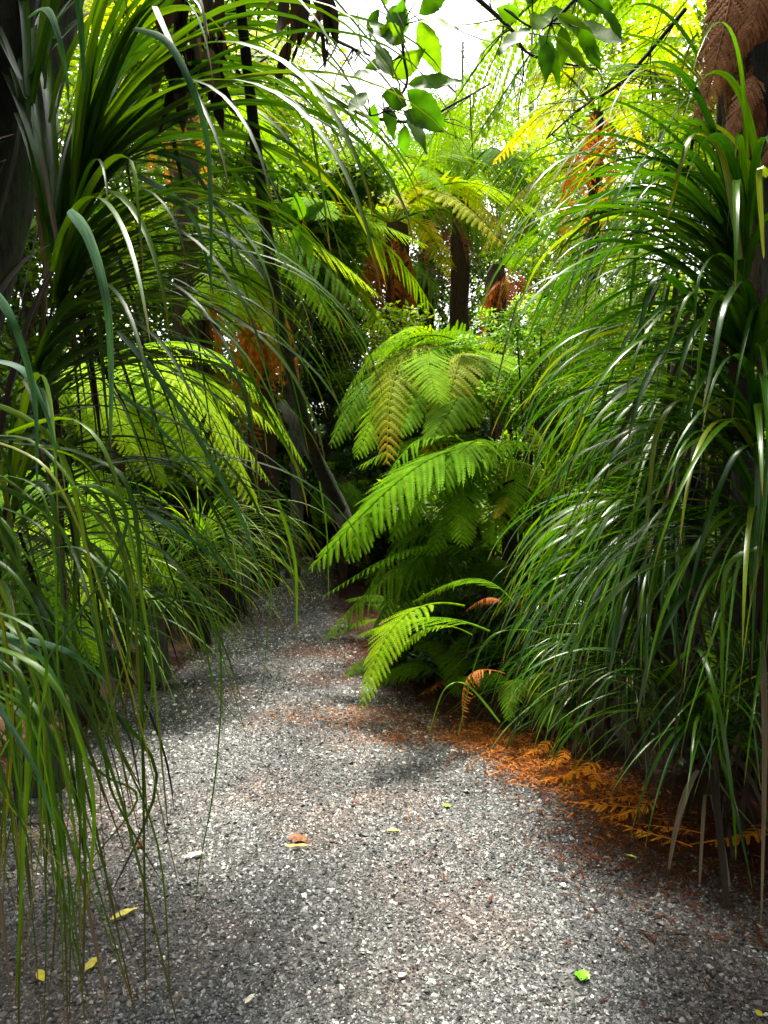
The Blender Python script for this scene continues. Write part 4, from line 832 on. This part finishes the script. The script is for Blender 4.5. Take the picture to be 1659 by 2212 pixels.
# ------------------------------------------------------------------ things lying on the path
def fallen(label, px, py, L, wd, m, ang, curl=.1, n=1, name='fallen_leaf', cat='leaf'):
    g = G(px, py, .035); g[2] = float(pathz(g[0], g[1])) + .012; mb = MB()
    for i in range(n):
        a = R(ang) + i * 1.1
        broadleaf(mb, g - np.array([math.cos(a), math.sin(a), 0]) * L / 2, (math.cos(a), math.sin(a), .12), (0, -.2, 1), L, wd, random.random(), seg=10, curl=curl)
    o = link(name, mb.mesh(name, m, org=g)); o.location = Vector(g); return tag(o, label, cat)
fallen('long narrow yellow leaf under the hanging strap tips at lower left', 268, 1978, .085, .020, M['yellow'], 40)
fallen('yellow green leaf with a pale stalk at lower left', 200, 2085, .06, .024, M['yellow'], 75)
fallen('pale yellow leaf near the left border below the hanging tips', 88, 2110, .055, .022, M['yellow'], 130)
fallen('thin yellow leaf lying against the brown leaf scrap', 645, 1834, .095, .010, M['yellow'], 2)
fallen('small yellow leaf alone in the middle of the path', 850, 1799, .045, .012, M['yellow'], -8)
fallen('fresh green leaf folded like a little tent at lower right', 1256, 2110, .05, .032, M['lgreen'], 70, .4, 2)
fallen('small orange dead leaf behind the hanging tips', 304, 1827, .035, .025, M['dead'], 100)
fallen('pale torn leaf on the left of the path', 420, 1852, .075, .02, M['pale'], 25)
fallen('reddish brown leaf scrap in the middle left of the path', 645, 1815, .085, .03, M['brown'], 5, .3, 3)
fallen('tiny white petal on the right of the path', 1216, 1915, .022, .014, M['pale'], 150)
fallen('white curled petal low in the middle of the path', 870, 2112, .03, .012, M['pale'], 40, .4)
fallen('pale leaf scrap at the bottom edge of the path', 540, 2165, .04, .012, M['pale'], 60)
fallen('little green leaf flecks on the mossy patch', 965, 1742, .035, .015, M['lgreen'], 10, .3, 3)
fallen('small yellow green leaf below the yellow one at far right border', 1640, 2190, .02, .016, M['yellow'], 30)
fallen('short green twig tip on the dark right side of the path', 1365, 1850, .04, .010, M['lgreen'], 140)
FR['orangef'] = [frond_mesh('frond', M['orange'], arch=.05 + .02 * i, skew=.1, npin=18, npl=7, width=.2, droop=.1, curl=.15, stipe=.1, miss=.3, seed=70 + i) for i in range(5)]
for px, py, ang, L, lab in ((1180, 1665, 60, .22, 'rusty frond scrap lying between the low tuft and the amber frond'), (1330, 1775, 15, .3, 'vivid orange frond end pointing out over the gravel near the dark trunk'), (1250, 1715, 80, .2, 'small orange frond scrap sticking up from the right litter strip'), (1210, 1690, 20, .34, 'orange dead frond lying flat at the right path edge'), (1290, 1750, -15, .34, 'amber dead frond with its tip pointing onto the path'), (1130, 1640, 30, .28, 'short rusty frond lying under the low strap tuft'), (1390, 1810, -40, .36, 'dull brown frond curling in the shade at the right edge'), (1560, 1830, 10, .4, 'brown frond lying at the foot of the dark trunk'), (920, 1500, 60, .3, 'dark rusty frond under the low green fern'), (960, 1450, 20, .35, 'brown frond heaped below the shaded fern')):
    g = G(px, py); e = empty('dead_fern_frond', (g[0], g[1], .02), lab, 'fern frond')
    a = R(ang); dv = np.array([math.cos(a), math.sin(a), 0]) * L / 2
    put_frond(e, 'orangef', g + dv + np.array([0, 0, .03]), g - dv + np.array([0, 0, .02]), random.uniform(-.5, .5), 0, wscale=.9)
    put_frond(e, 'orangef', g + dv + np.array([.05, .04, .06]), g - dv * .6 + np.array([.04, -.05, .05]), random.uniform(-.2, .2), 0)
g = G(796, 1446); e = empty('fern_sprig', (g[0], g[1], 0), 'small fallen green fern sprig lying on the path below the ferns', 'fern sprig')
put_frond(e, 'd', G(800, 1444) + np.array([0, 0, .06]), G(745, 1474) + np.array([0, 0, .03]), 0, 0)
# pink stone slab at the left edge, with a stump shape for the dark void below
def slab():
    P = G(70, 1600); e = empty('stone_slab', (P[0] - .2, P[1], -.05), 'pinkish flat stone at the left edge behind the hanging leaves', 'stone')
    n = 20; a = np.linspace(0, 2 * np.pi, n, endpoint=False); rr = 1 + .12 * np.sin(a * 3 + 1) + U(-.04, .04, n)
    ring = lambda s, z: np.stack([.34 * rr * s * np.cos(a), .2 * rr * s * np.sin(a), np.full(n, z)], -1)
    V = np.concatenate([ring(1.02, -.02), ring(1, .09), ring(.95, .11), ring(.5, .118), [[0, 0, .12]]]); F4 = []; 
    for k in range(3):
        for i in range(n): F4.append([k * n + i, k * n + (i + 1) % n, (k + 1) * n + (i + 1) % n, (k + 1) * n + i])
    F3 = [[3 * n + i, 3 * n + (i + 1) % n, 4 * n] for i in range(n)]
    link('slab', mesh('slab', V, [np.array(F4), np.array(F3)], M['stone'], smooth=False), e)
slab()
stem('dark_void_stump', 'short black stump shape added for the dark void below the pink stone', 'tree stump', [(95, 1705, 2.9), (92, 1650, 2.9), (90, 1610, 2.92)], [.085, .075, .07], M['barkd'], rough=.12)  # added form, fills the dark void under the slab
